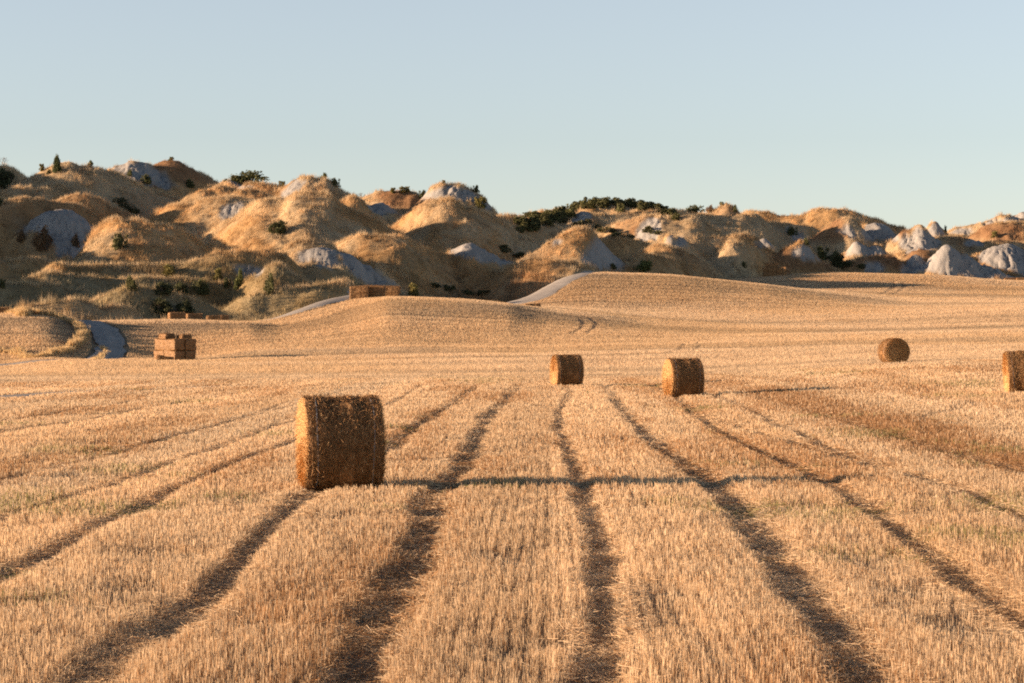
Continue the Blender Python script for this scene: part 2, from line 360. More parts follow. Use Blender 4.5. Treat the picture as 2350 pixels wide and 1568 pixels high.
# ------------------------------------------------------------------ whole terrain
def terrain(x, y):
    x = np.asarray(x, float); y = np.asarray(y, float)
    fz, row = field_z(x, y)
    u = UC + F * x / np.maximum(y, 1)
    e = edge_d(u)
    t = sstep(6.5, 15, y - e)
    z = fz.copy()
    m = t > 0
    if m.any():
        hz, _ = hill_z(x[m], y[m])
        z[m] = fz[m] * (1 - t[m]) + hz * t[m]
    return z

def tz(x, y): return float(terrain(np.array([x], float), np.array([y], float))[0])

# ------------------------------------------------------------------ mesh helpers
def np_mesh(name, verts, faces, mat, col=None, smooth=False, link=True, attrs=None):
    me = bpy.data.meshes.new(name)
    verts = np.asarray(verts, np.float32); faces = np.asarray(faces, np.int32)
    n, k = faces.shape
    me.vertices.add(len(verts)); me.vertices.foreach_set('co', verts.ravel())
    me.loops.add(n * k); me.loops.foreach_set('vertex_index', faces.ravel())
    me.polygons.add(n); me.polygons.foreach_set('loop_start', np.arange(0, n * k, k, dtype=np.int32))
    me.update(calc_edges=True)
    me.polygons.foreach_set('use_smooth', np.full(n, smooth))
    if col is not None:
        a = me.attributes.new('col', 'FLOAT_COLOR', 'POINT')
        c = np.ones((len(verts), 4), np.float32); c[:, :3] = col
        a.data.foreach_set('color', c.ravel())
    for nm, val in (attrs or {}).items():
        a = me.attributes.new(nm, 'FLOAT', 'POINT'); a.data.foreach_set('value', np.asarray(val, np.float32))
    me.materials.append(mat); me.update()
    o = bpy.data.objects.new(name, me)
    if link: COL.objects.link(o)
    return o

def tag(o, label=None, cat=None, group=None, kind=None):
    if label: o['label'] = label
    if cat: o['category'] = cat
    if group: o['group'] = group
    if kind: o['kind'] = kind
    return o

def grid_faces(nr, nc):
    i = np.arange(nr * nc).reshape(nr, nc)
    return np.stack([i[:-1, :-1], i[:-1, 1:], i[1:, 1:], i[1:, :-1]], -1).reshape(-1, 4)

# ------------------------------------------------------------------ materials
def new_mat(name):
    m = bpy.data.materials.new(name); m.use_nodes = True
    nt = m.node_tree
    for n in list(nt.nodes): nt.nodes.remove(n)
    out = nt.nodes.new('ShaderNodeOutputMaterial')
    return m, nt, out

def N(nt, t, **kw):
    n = nt.nodes.new(t)
    for k, v in kw.items():
        if k in n.inputs.keys(): n.inputs[k].default_value = v
        else: setattr(n, k, v)
    return n

def bsdf(nt, rough=.8, spec=.2):
    b = nt.nodes.new('ShaderNodeBsdfPrincipled')
    b.inputs['Roughness'].default_value = rough
    b.inputs['Specular IOR Level'].default_value = spec
    return b

def noise(nt, scale, detail=4, rough=.6, vec=None):
    n = nt.nodes.new('ShaderNodeTexNoise'); n.inputs['Scale'].default_value = scale
    n.inputs['Detail'].default_value = detail; n.inputs['Roughness'].default_value = rough
    if vec is not None: nt.links.new(vec, n.inputs['Vector'])
    return n

def ramp(nt, fac, stops):
    r = nt.nodes.new('ShaderNodeValToRGB'); e = r.color_ramp.elements
    while len(e) < len(stops): e.new(.5)
    for el, (p, c) in zip(e, stops): el.position = p; el.color = (*c, 1)
    nt.links.new(fac, r.inputs['Fac']); return r

def mixc(nt, fac, a, b, blend='MIX'):
    m = nt.nodes.new('ShaderNodeMix'); m.data_type = 'RGBA'; m.blend_type = blend
    if isinstance(fac, (int, float)): m.inputs[0].default_value = fac
    else: nt.links.new(fac, m.inputs[0])
    for s, v in ((6, a), (7, b)):
        if isinstance(v, tuple): m.inputs[s].default_value = (*v, 1)
        else: nt.links.new(v, m.inputs[s])
    return m.outputs[2]

def geo_pos(nt):
    return nt.nodes.new('ShaderNodeNewGeometry').outputs['Position']

def attr(nt, name):
    a = nt.nodes.new('ShaderNodeAttribute'); a.attribute_name = name; return a

def blade_mat(name, transl=.3, rough=.55, spec=.25):
    m, nt, out = new_mat(name)
    c = attr(nt, 'col').outputs['Color']
    b = bsdf(nt, rough, spec); nt.links.new(c, b.inputs['Base Color'])
    t = nt.nodes.new('ShaderNodeBsdfTranslucent'); nt.links.new(c, t.inputs['Color'])
    mx = nt.nodes.new('ShaderNodeMixShader'); mx.inputs[0].default_value = transl
    nt.links.new(b.outputs[0], mx.inputs[1]); nt.links.new(t.outputs[0], mx.inputs[2])
    nt.links.new(mx.outputs[0], out.inputs[0])
    return m

def ground_mat(name, litter, dist=.06):
    """vertex colour is the ground's own colour; fine litter and clods from noise"""
    m, nt, out = new_mat(name)
    p = geo_pos(nt)
    c = attr(nt, 'col').outputs['Color']
    n1 = noise(nt, 9.0, 6, .7, p); n2 = noise(nt, 1.3, 5, .65, p)
    f = ramp(nt, n1.outputs[0], [(.35, (.62, .60, .58)), (.65, (1.25, 1.25, 1.22))])
    c1 = mixc(nt, 1.0, c, f.outputs[0], 'MULTIPLY')
    f2 = ramp(nt, n2.outputs[0], [(.3, (.82, .80, .78)), (.7, (1.15, 1.15, 1.15))])
    c2 = mixc(nt, 1.0, c1, f2.outputs[0], 'MULTIPLY')
    b = bsdf(nt, .95, .1); nt.links.new(c2, b.inputs['Base Color'])
    bp = nt.nodes.new('ShaderNodeBump'); bp.inputs['Strength'].default_value = .9; bp.inputs['Distance'].default_value = dist
    nt.links.new(n1.outputs[0], bp.inputs['Height']); nt.links.new(bp.outputs[0], b.inputs['Normal'])
    nt.links.new(b.outputs[0], out.inputs[0])
    return m

M_FIELD = ground_mat('stubble_ground', 1)
M_STUB = blade_mat('stubble_straw', .52)
M_GRASS = blade_mat('dry_grass', .40)

def hill_material():
    m, nt, out = new_mat('hill_ground')
    p = geo_pos(nt)
    clay = attr(nt, 'clay').outputs['Fac']; col = attr(nt, 'col').outputs['Color']
    n1 = noise(nt, 1.1, 6, .7, p); n2 = noise(nt, 5.0, 5, .7, p)
    g = ramp(nt, n1.outputs[0], [(.3, (.84, .82, .8)), (.7, (1.12, 1.1, 1.08))])
    c1 = mixc(nt, 1.0, col, g.outputs[0], 'MULTIPLY')
    k = ramp(nt, n2.outputs[0], [(.25, (.29, .28, .265)), (.55, (.355, .345, .33)), (.8, (.40, .39, .375))])
    st = ramp(nt, attr(nt, 'streak').outputs['Fac'], [(.0, (.74, .72, .70)), (.45, (.95, .95, .95)), (1., (1.08, 1.07, 1.05))])
    kk = mixc(nt, 1.0, k.outputs[0], st.outputs[0], 'MULTIPLY')
    c2 = mixc(nt, clay, c1, kk)
    b = bsdf(nt, .95, .1); nt.links.new(c2, b.inputs['Base Color'])
    bp = nt.nodes.new('ShaderNodeBump'); bp.inputs['Strength'].default_value = .6; bp.inputs['Distance'].default_value = .25
    nt.links.new(n2.outputs[0], bp.inputs['Height']); nt.links.new(bp.outputs[0], b.inputs['Normal'])
    nt.links.new(b.outputs[0], out.inputs[0])
    return m
M_HILL = hill_material()

def dirt_material():
    m, nt, out = new_mat('pale_dirt_road')
    p = geo_pos(nt)
    n1 = noise(nt, .8, 5, .6, p); n2 = noise(nt, 6, 5, .7, p)
    a = ramp(nt, n1.outputs[0], [(.3, (.33, .305, .275)), (.7, (.45, .42, .385))])
    f = ramp(nt, n2.outputs[0], [(.3, (.85, .84, .82)), (.7, (1.1, 1.1, 1.1))])
    c = mixc(nt, 1.0, a.outputs[0], f.outputs[0], 'MULTIPLY')
    b = bsdf(nt, .95, .1); nt.links.new(c, b.inputs['Base Color'])
    bp = nt.nodes.new('ShaderNodeBump'); bp.inputs['Strength'].default_value = .6; bp.inputs['Distance'].default_value = .05
    nt.links.new(n2.outputs[0], bp.inputs['Height']); nt.links.new(bp.outputs[0], b.inputs['Normal'])
    nt.links.new(b.outputs[0], out.inputs[0])
    return m
M_DIRT = dirt_material()

# ------------------------------------------------------------------ camera, sun, sky
cam = bpy.data.cameras.new('camera'); co = bpy.data.objects.new('camera', cam); COL.objects.link(co)
cam.sensor_width = 36; cam.lens = 36 * F / 2349; cam.clip_start = .2; cam.clip_end = 6000
co.location = (0, 0, CZ); co.rotation_euler = (math.radians(90), 0, 0)
SC.camera = co

SUN_EL, SUN_AZ = 9.1, 9.0        # degrees; azimuth: from due left, towards the camera
sd = Vector((-math.cos(math.radians(SUN_EL)) * math.cos(math.radians(SUN_AZ)),
             -math.cos(math.radians(SUN_EL)) * math.sin(math.radians(SUN_AZ)), math.sin(math.radians(SUN_EL))))
sl = bpy.data.lights.new('sun', 'SUN'); so = bpy.data.objects.new('sun', sl); COL.objects.link(so)
sl.energy = 5.0; sl.angle = math.radians(.5); sl.color = (1.0, .69, .45)
so.location = (-60, -20, 40)
so.rotation_euler = sd.to_track_quat('Z', 'Y').to_euler()

W = bpy.data.worlds.new('World'); SC.world = W; W.use_nodes = True
nt = W.node_tree
bg = nt.nodes['Background']; sky = nt.nodes.new('ShaderNodeTexSky')
sky.sky_type = 'NISHITA'; sky.sun_disc = False
sky.sun_elevation = math.radians(SUN_EL)
sky.sun_rotation = math.atan2(sd.x, sd.y)
sky.altitude = 200; sky.air_density = 1.0; sky.dust_density = .4; sky.ozone_density = 2.5
# summer haze: pale and bright along the horizon, deeper blue overhead
tcw = nt.nodes.new('ShaderNodeTexCoord'); sep = nt.nodes.new('ShaderNodeSeparateXYZ'); nt.links.new(tcw.outputs['Generated'], sep.inputs[0])
mr = nt.nodes.new('ShaderNodeMapRange'); mr.interpolation_type = 'SMOOTHSTEP'
mr.inputs[1].default_value = .15; mr.inputs[2].default_value = .42; mr.inputs[3].default_value = 0; mr.inputs[4].default_value = 1
nt.links.new(sep.outputs[2], mr.inputs[0])
hs = nt.nodes.new('ShaderNodeHueSaturation'); hs.inputs['Saturation'].default_value = .54; nt.links.new(sky.outputs[0], hs.inputs['Color'])
t1 = mixc(nt, 1.0, hs.outputs[0], (1.03, .99, .985), 'MULTIPLY')
hs2 = nt.nodes.new('ShaderNodeHueSaturation'); hs2.inputs['Saturation'].default_value = .85; nt.links.new(sky.outputs[0], hs2.inputs['Color'])
t2 = mixc(nt, 1.0, hs2.outputs[0], (.36, .38, .42), 'MULTIPLY')
nt.links.new(mixc(nt, mr.outputs[0], t1, t2), bg.inputs[0]); bg.inputs[1].default_value = .089
SC.view_settings.view_transform = 'Standard'; SC.view_settings.look = 'None'
SC.view_settings.exposure = 1.36; SC.view_settings.gamma = 1
SC.cycles.max_bounces = 6; SC.cycles.diffuse_bounces = 3; SC.cycles.transmission_bounces = 2
SC.cycles.use_adaptive_sampling = False
SC.cycles.use_denoising = False
SC.cycles.pixel_filter_type = 'BLACKMAN_HARRIS'; SC.cycles.filter_width = 1.9

# ------------------------------------------------------------------ tracks
def trk(pts, hw, strength=1.0):
    P = np.array([ground_hit(u, v) for u, v in pts])
    return P, hw, strength
TRACKS = [
 trk([(-300,1500),(0,1330),(150,1258),(280,1190),(440,1115),(560,1062),(690,1012),(800,968),(905,925),(966,887)], .16),
 trk([(100,1640),(230,1545),(330,1470),(480,1370),(560,1285),(640,1195),(700,1145),(790,1090),(883,1042),(950,985),(1014,946),(1060,915),(1094,888)], .22),
 trk([(780,1640),(815,1550),(870,1440),(920,1350),(960,1250),(990,1150),(1060,1080),(1090,1020),(1112,970),(1160,920),(1186,888)], .27),
 trk([(1355,1640),(1362,1550),(1372,1400),(1375,1290),(1352,1180),(1330,1110),(1303,1040),(1277,990),(1282,945),(1308,905),(1300,890)], .17),
 trk([(2010,1640),(1965,1550),(1900,1440),(1820,1330),(1740,1230),(1670,1145),(1600,1085),(1520,1035),(1450,970),(1412,920),(1390,886)], .26),
 trk([(2500,1560),(2349,1440),(2180,1310),(2060,1225),(1960,1155),(1900,1112),(1750,1042),(1650,995),(1590,950),(1540,905),(1490,885)], .20),
 trk([(2600,1320),(2349,1195),(2200,1130),(2050,1085),(1900,1030),(1800,985),(1690,930),(1600,895)], .18, .95),
 trk([(-300,1170),(0,1112),(200,1065),(400,1010),(560,965),(690,930),(800,895)], .14, .8),
 trk([(-200,1085),(0,1065),(150,1047),(280,1035)], .15, .9),
 trk([(280,1035),(380,1012),(520,975),(640,935)], .14, .7),
 trk([(-200,1035),(0,1000),(200,968),(400,930),(560,905)], .18, .85),
 trk([(-200,1005),(0,972),(150,950),(300,926),(420,910)], .18, .8),
 trk([(-300,1300),(0,1200),(200,1140),(400,1070),(560,1010),(700,960)], .14, .7),
 trk([(1560,925),(1620,960),(1740,1000),(1900,1045),(2100,1100)], .18, .75),
 trk([(1640,890),(1800,930),(2000,985),(2200,1045),(2450,1110)], .40, .45),
]
ROWS = [  # tracks that run across the view
 trk([(1560,884),(1650,872),(1800,858),(1950,845),(2060,838),(2200,831),(2400,822)], .5, .8),
 trk([(1330,882),(1450,879),(1560,880)], .2, .5),
 trk([(1640,905),(1800,897),(1950,893)], .25, .4),
 trk([(2120,960),(2230,938),(2349,925)], .2, .35),
 trk([(1329,733),(1337,745),(1330,757),(1308,768)], .30, 1.0),
 trk([(1351,731),(1367,744),(1362,755),(1343,767)], .30, 1.0),
 trk([(1568,790),(1562,800),(1554,807),(1522,814)], .28, .8),
 trk([(1603,790),(1600,800),(1588,808)], .28, .8),
 trk([(2046,649),(2053,655),(2046,662),(2016,676)], .5, .9),
 trk([(2068,649),(2074,657),(2068,665),(2043,676)], .5, .9),
]
def poly_dist(x, y, P):
    d = np.full(x.shape, 1e9)
    for (x0, y0), (x1, y1) in zip(P[:-1], P[1:]):
        dx, dy = x1 - x0, y1 - y0; L = dx * dx + dy * dy + 1e-9
        t = np.clip(((x - x0) * dx + (y - y0) * dy) / L, 0, 1)
        d = np.minimum(d, np.hypot(x - x0 - t * dx, y - y0 - t * dy))
    return d

def track_mask(x, y):
    m = np.zeros(x.shape)
    wob = fbm(x * .9, y * .45, 41, 3) - .5
    rag = fbm(x * 5, y * 3, 43, 2) - .5
    for ti, (P, hw, s) in enumerate(TRACKS + ROWS):
        hw = hw * .86
        b = (y > P[:, 1].min() - 2) & (y < P[:, 1].max() + 2) & (x > P[:, 0].min() - 2) & (x < P[:, 0].max() + 2)
        if not b.any(): continue
        d = poly_dist(x[b] + wob[b] * .22, y[b], P) + rag[b] * .09
        w = hw * (1 + .9 * (fbm(y[b] * .35, P[0, 0] + 0 * y[b], 47, 2) - .5))
        brk = 1.0 if ti >= len(TRACKS) else (1 - .40 * sstep(42, 95, y[b])) * (.58 + .42 * sstep(.30, .52, fbm(y[b] * .8, x[b] * 1.5 + P[0, 0], 48, 3)))
        m[b] = np.maximum(m[b], s * brk * (1 - sstep(w * .4, w * 1.65, d)))
    return m

# roads -----------------------------------------------------------
def hit_path(pts): return np.array([ground_hit(u, v, 120) for u, v in pts])
LANE = np.array([(X(u, d), d) for u, d in ((150, 240), (203, 231), (228, 225), (248, 218), (254, 211), (244, 204), (222, 198), (160, 194.5), (100, 193), (0, 192), (-200, 191.5), (-600, 191))])
FARM = np.array([(X(u, d + 3.4), d + 3.4) for u, d in ((u, float(edge_d(u))) for u in np.arange(-300, 1560, 18))])
DIRT = np.array([ground_hit(u, v) for u, v in ((-200, 921), (0, 914), (40, 911), (120, 906), (240, 901), (380, 895), (510, 890), (640, 888))])

def resample(P, step):
    s = np.concatenate([[0], np.cumsum(np.hypot(*np.diff(P, axis=0).T))])
    t = np.arange(0, s[-1], step)
    Q = np.stack([pchip1(s, P[:, 0], t), pchip1(s, P[:, 1], t)], 1)
    return Q

def ribbon(name, P, width, nc, lift, mat, ragged=0.0, rut=0.0):
    P = resample(P, .8)
    T = np.gradient(P, axis=0); T /= np.linalg.norm(T, axis=1)[:, None]
    Nn = np.stack([T[:, 1], -T[:, 0]], 1)
    a = np.linspace(-1, 1, nc)
    wv = width / 2 * (1 + ragged * (fbm(P[:, 0] * .4, P[:, 1] * .4, 61, 3) - .5))
    G = P[:, None, :] + Nn[:, None, :] * (a[None, :] * wv[:, None])[..., None]
    z = terrain(G[..., 0].ravel(), G[..., 1].ravel()).reshape(G.shape[:2]) + lift * (1.0 - .75 * np.abs(a)[None, :] ** 4)
    z -= rut * np.exp(-((np.abs(a)[None, :] - .5) / .16) ** 2)
    V = np.concatenate([G, z[..., None]], -1).reshape(-1, 3)
    return np_mesh(name, V, grid_faces(len(P), nc), mat, smooth=True), P

def lane_dist(x, y):
    near_side = np.where((y < 192.5) & (x < X(150, 190)), 4.2, 1.7)
    return np.minimum(np.minimum(poly_dist(x, y, LANE) / near_side, poly_dist(x, y, FARM) / 2.9), poly_dist(x, y, DIRT) / 1.0)

# ------------------------------------------------------------------ field sheet
def field_colour(x, y, row):
    u = UC + F * x / y
    k = fbm(x * .25, y * .12, 51, 3)
    straw = np.array([.46, .33, .205]); soil = np.array([.27, .195, .13]); gold = np.array([.46, .31, .17])
    near = (1 - sstep(45, 120, y))[:, None]
    c = straw * (1 - near) + (.55 * soil + .45 * straw * .8) * near
    c = c * (.82 + .36 * k)[:, None]
    # bands of swath rows on the far slopes run along the rails
    ln = far_bands(x, y, row)
    far = sstep(95, 130, y)
    c = c * (1 - (.32 * far * ln)[:, None])
    g = .6 * sstep(.45, .7, fbm(x * .05, row * 2.2, 53, 2)) * far
    c = c * (1 - .5 * g[:, None]) + gold * (.5 * g[:, None])
    m = track_mask(x, y)[:, None]
    lit = sstep(.35, .65, fbm(x * 1.3, y * .6, 52, 3))[:, None]
    c = c * (1 - m) + (soil * (1 - .5 * lit) + .5 * lit * straw * .8) * (.85 + .3 * k[:, None]) * m
    return c

def far_bands(x, y, row):
    """darker bands and thin furrow lines between the swath rows, which follow the lie of the slopes"""
    w = row * 15 + .55 * (fbm(x * .025, y * .02, 55, 2) - .5)
    k = np.floor(w); f = w - k
    amp = .25 + .75 * _hash(k, k * 0, 561)
    line = np.exp(-((f - .5) / (.10 + .10 * _hash(k, k * 0, 562))) ** 2) * amp * sstep(.2, .55, vnoise(x * .03, k, 563))
    broad = sstep(.45, .85, vnoise(row * 5.5, x * .008, 57)) * .5 + sstep(.5, .8, vnoise(w * .7, x * .015, 58)) * .3
    return np.clip(line + broad, 0, 1)

def build_field():
    d = np.concatenate([np.linspace(2.5, 14, 40, endpoint=False), 14 * (412 / 14) ** np.linspace(0, 1, 820)])
    u = np.concatenate([np.linspace(-3500, -720, 40, endpoint=False), np.linspace(-720, 3050, 560), np.linspace(3090, 5800, 40)])
    Ug, Dg = np.meshgrid(u, d)
    x = (X(Ug, Dg)).ravel(); y = Dg.ravel()
    z, row = field_z(x, y)
    e = edge_d(Ug.ravel())
    z = z - .06 * np.maximum(y - e - 5, 0)
    near = 1 - sstep(60, 140, y)
    tm = track_mask(x, y)
    z = z - .05 * tm * near + .05 * (fbm(x * .9, y * .9, 59, 3) - .5) * near
    lane = lane_dist(x, y)
    z = z - .10 * (1 - sstep(.8, 1.3, lane))
    c = field_colour(x, y, row)
    f = grid_faces(len(d), len(u))
    keep = (y <= e + 9)[f].all(1)
    o = np_mesh('stubble_field', np.stack([x, y, z], 1), f[keep], M_FIELD, c, True)
    tag(o, kind='structure')
    return o

def build_hills():
    xs = np.arange(-155, 150, .32); ys = np.arange(236, 590, .34)
    Xg, Yg = np.meshgrid(xs, ys)
    x = Xg.ravel(); y = Yg.ravel()
    u = UC + F * x / y; e = edge_d(u)
    z = np.full(x.size, -4.0); own = np.full(x.size, -1)
    act = y > e - 6
    z[act] = terrain(x[act], y[act])
    m = y > e + 4
    own[m] = hill_z(x[m], y[m], False)[1]
    z = z - .25 * (1 - sstep(3.5, 6, y - e))
    v = VC - (z - CZ) * F / y
    clay = np.zeros(x.size); streak = np.full(x.size, .5); brown = np.zeros(x.size)
    jit = 13.0
    uj = u + jit * (fbm(x * .5, y * .25, 71, 3) - .5) * 2; vj = v + jit * (fbm(x * .5, z * .6, 72, 3) - .5) * 1.6
    for zone, d, pl in CLAY:
        q = np.array(CONV[zone](pl)); q = q.mean(0) + (q - q.mean(0)) * np.array([1.10, 1.10]); poly = [tuple(p) for p in q]
        b = (uj > q[:, 0].min()) & (uj < q[:, 0].max()) & (vj > q[:, 1].min()) & (vj < q[:, 1].max()) & (y > d - 24) & (y < d + 5) & m
        i = np.nonzero(b)[0]
        i = i[in_poly(uj[i], vj[i], poly)]
        clay[i] = 1
        # rills fan down from the top of the face
        top = q[np.argmin(q[:, 1])]; xa = X(top[0], d)
        th = np.arctan2(x[i] - xa, d - y[i] + 7.0)
        wv = fbm(x[i] * .35, y[i] * .35, 73, 3) - .5
        rr = np.abs(np.sin(th * 24 + 13 * wv)) ** .8
        r2 = np.abs(np.sin(th * 61 + 17 * wv + 1)) ** .8
        ra = np.clip(np.hypot(x[i] - xa, d - y[i]) / 5, .25, 1)
        z[i] -= ra * (.5 + .5 * sstep(.3, .7, fbm(x[i] * .35 + 9, y[i] * .35, 704, 2))) * (.70 * (1 - rr) + .30 * (1 - r2)) + .5 * (fbm(x[i] * .8, y[i] * .5, 703, 3) - .5)
        streak[i] = np.clip(.05 + .6 * rr + .4 * vnoise(th * 30, y[i] * .15, 701), 0, 1) * (.55 + .45 * sstep(.3, .6, fbm(x[i] * .4, y[i] * .4, 702, 2)))
    for zone, d, pl in BROWN:
        poly = CONV[zone](pl); q = np.array(poly)
        b = (u > q[:, 0].min()) & (u < q[:, 0].max()) & (v > q[:, 1].min()) & (v < q[:, 1].max()) & (y > d - 25) & (y < d + 6) & m
        i = np.nonzero(b)[0]; brown[i[in_poly(uj[i], vj[i], poly)]] = 1
    # soften the masks a little
    def soft(a, n):
        a = a.reshape(Xg.shape)
        for _ in range(n):
            a = (a + np.roll(a, 1, 0) + np.roll(a, -1, 0) + np.roll(a, 1, 1) + np.roll(a, -1, 1)) / 5
        return a.ravel()
    clay = soft(clay, 1); brown = soft(brown, 6)
    k = fbm(x * .07, y * .07, 76, 3); low = sstep(16, 6, z)
    c = hill_colour(x, y, z, brown)
    f = grid_faces(len(ys), len(xs))
    keep = (y > e + 3)[f].any(1)
    o = np_mesh('hills', np.stack([x, y, z], 1), f[keep], M_HILL, c * .8, True, attrs={'clay': clay, 'streak': streak})
    tag(o, kind='structure')
    return o, dict(x=x, y=y, z=z, clay=clay, brown=brown, u=u, v=v, e=e, shape=Xg.shape, x0=xs[0], y0=ys[0], sx=.32, st=.34)

def hill_colour(x, y, z, brown):
    k = fbm(x * .06, y * .06, 76, 3); q = fbm(x * .3, y * .3, 77, 2)
    gold = np.array([.54, .35, .17]); pale = np.array([.57, .44, .275]); rust = np.array([.36, .215, .115]); olive = np.array([.24, .215, .12])
    w = np.clip(sstep(.35, .65, k) + .6 * (sstep(.4, .6, fbm(x * .22, y * .22, 761, 3)) - .5), 0, 1)[:, None]
    c = gold * w + pale * (1 - w)
    lowl = (1.5 * sstep(17, 9, z) * (1 - sstep(330, 380, y)) * sstep(.35, .6, fbm(x * .05, y * .08, 78, 3)))[:, None]
    lowl = np.minimum(lowl, 1)
    c = c * (1 - .6 * lowl) + olive * .6 * lowl
    b = np.maximum(brown, 0.55 * sstep(.64, .80, fbm(x * .045, y * .045, 79, 3)))[:, None]
    c = c * (1 - b) + rust * b
    return c * (.75 + .5 * q)[:, None]

field_o = build_field()
hills_o, H = build_hills()
road_o, _ = ribbon('farm_road', FARM, 5.6, 11, .10, M_DIRT, .25, .04); tag(road_o, kind='structure')
lane_o, _ = ribbon('dirt_lane', LANE, 2.7, 11, .14, M_DIRT, .6, .09); tag(lane_o, kind='structure')
dirt_o, _ = ribbon('dirt_track', DIRT, 1.8, 9, .06, M_DIRT, 1.2); tag(dirt_o, kind='structure')
g = 4000.0
ground_o = np_mesh('ground', [(-g, -g, -6), (g, -g, -6), (g, g, -6), (-g, g, -6)], [(0, 1, 2, 3)], M_FIELD, np.tile([.35, .25, .15], (4, 1)))
tag(ground_o, kind='structure')
print('terrain done', time.time() - T0)

# ------------------------------------------------------------------ straw and grass blades
def stalks(P, h, w, yaw, lean, laz, taper=.75):
    """standing quads: base centre P, height h, width w"""
    n = len(P)
    cx, sx = np.cos(yaw) * w / 2, np.sin(yaw) * w / 2
    tx = np.sin(lean) * np.cos(laz) * h; ty = np.sin(lean) * np.sin(laz) * h; tz_ = np.cos(lean) * h
    V = np.empty((n, 4, 3), np.float32)
    V[:, 0] = P; V[:, 0, 0] -= cx; V[:, 0, 1] -= sx
    V[:, 1] = P; V[:, 1, 0] += cx; V[:, 1, 1] += sx
    T = P + np.stack([tx, ty, tz_], 1)
    V[:, 2] = T; V[:, 2, 0] += cx * taper; V[:, 2, 1] += sx * taper
    V[:, 3] = T; V[:, 3, 0] -= cx * taper; V[:, 3, 1] -= sx * taper
    V[:, :2, 2] -= .015
    return V

def sample_fan(n, d0, d1, dens):
    """points over the frame's ground fan, density per square metre given by dens(d)"""
    dg = np.linspace(d0, d1, 4000)
    wd = .45 * dg * 1.06 + 5.0
    pdf = wd * dens(dg); cdf = np.cumsum(pdf) * (dg[1] - dg[0])
    n = int(cdf[-1])
    d = np.interp(rng.random(n) * cdf[-1], cdf, dg)
    x = (rng.random(n) - .5) * (.45 * d * 1.06 + 5.0)
    return x, d

STRAW = np.array([.66, .485, .305]); PALE = np.array([.75, .585, .395]); RUSTY = np.array([.37, .215, .105]); GREEN = np.array([.27, .25, .10])
def straw_colour(x, y, extra=0):
    n = len(x)
    r = rng.random(n)
    k = fbm(x * .5, y * .3, 81, 3)
    c = STRAW[None] * (.86 + .28 * rng.random(n))[:, None]
    pale = (r < .25 + .5 * (k - .5))[:, None]
    c = np.where(pale, PALE * (.85 + .3 * rng.random(n))[:, None], c)
    st = x - .0175 * y
    ru = (rng.random(n) < .10 + .5 * sstep(.52, .75, fbm(st * .55 + 7, y * .07, 83, 3)))[:, None]
    c = np.where(ru, RUSTY * (.8 + .7 * rng.random(n))[:, None], c)
    # every swath was cut a little differently
    kk = np.floor(st / 1.85); c = c * (.90 + .20 * _hash(kk, kk * 0, 811))[:, None] * np.stack([np.ones(n), .97 + .06 * _hash(kk, kk * 0, 812), .92 + .14 * _hash(kk, kk * 0, 812)], 1)
    # the rust coloured weeds to the right and a few green ones
    b = poly_dist(x, y, BROWN_BAND)
    rb = (rng.random(n) < .75 * (1 - sstep(.4, 1.8, b + 1.2 * (fbm(x, y * .5, 84, 2) - .5))))[:, None]
    c = np.where(rb, RUSTY * (.7 + .5 * rng.random(n))[:, None], c)
    gr = (rng.random(n) < .35 * sstep(.66, .8, fbm(x * .35, y * .22, 85, 3)))[:, None]
    c = np.where(gr, GREEN * (.7 + .6 * rng.random(n))[:, None], c)
    return c
BROWN_BAND = np.array([ground_hit(u, v) for u, v in ((1740, 893), (1850, 925), (2000, 965), (2120, 1010), (2250, 1045), (2400, 1085))])

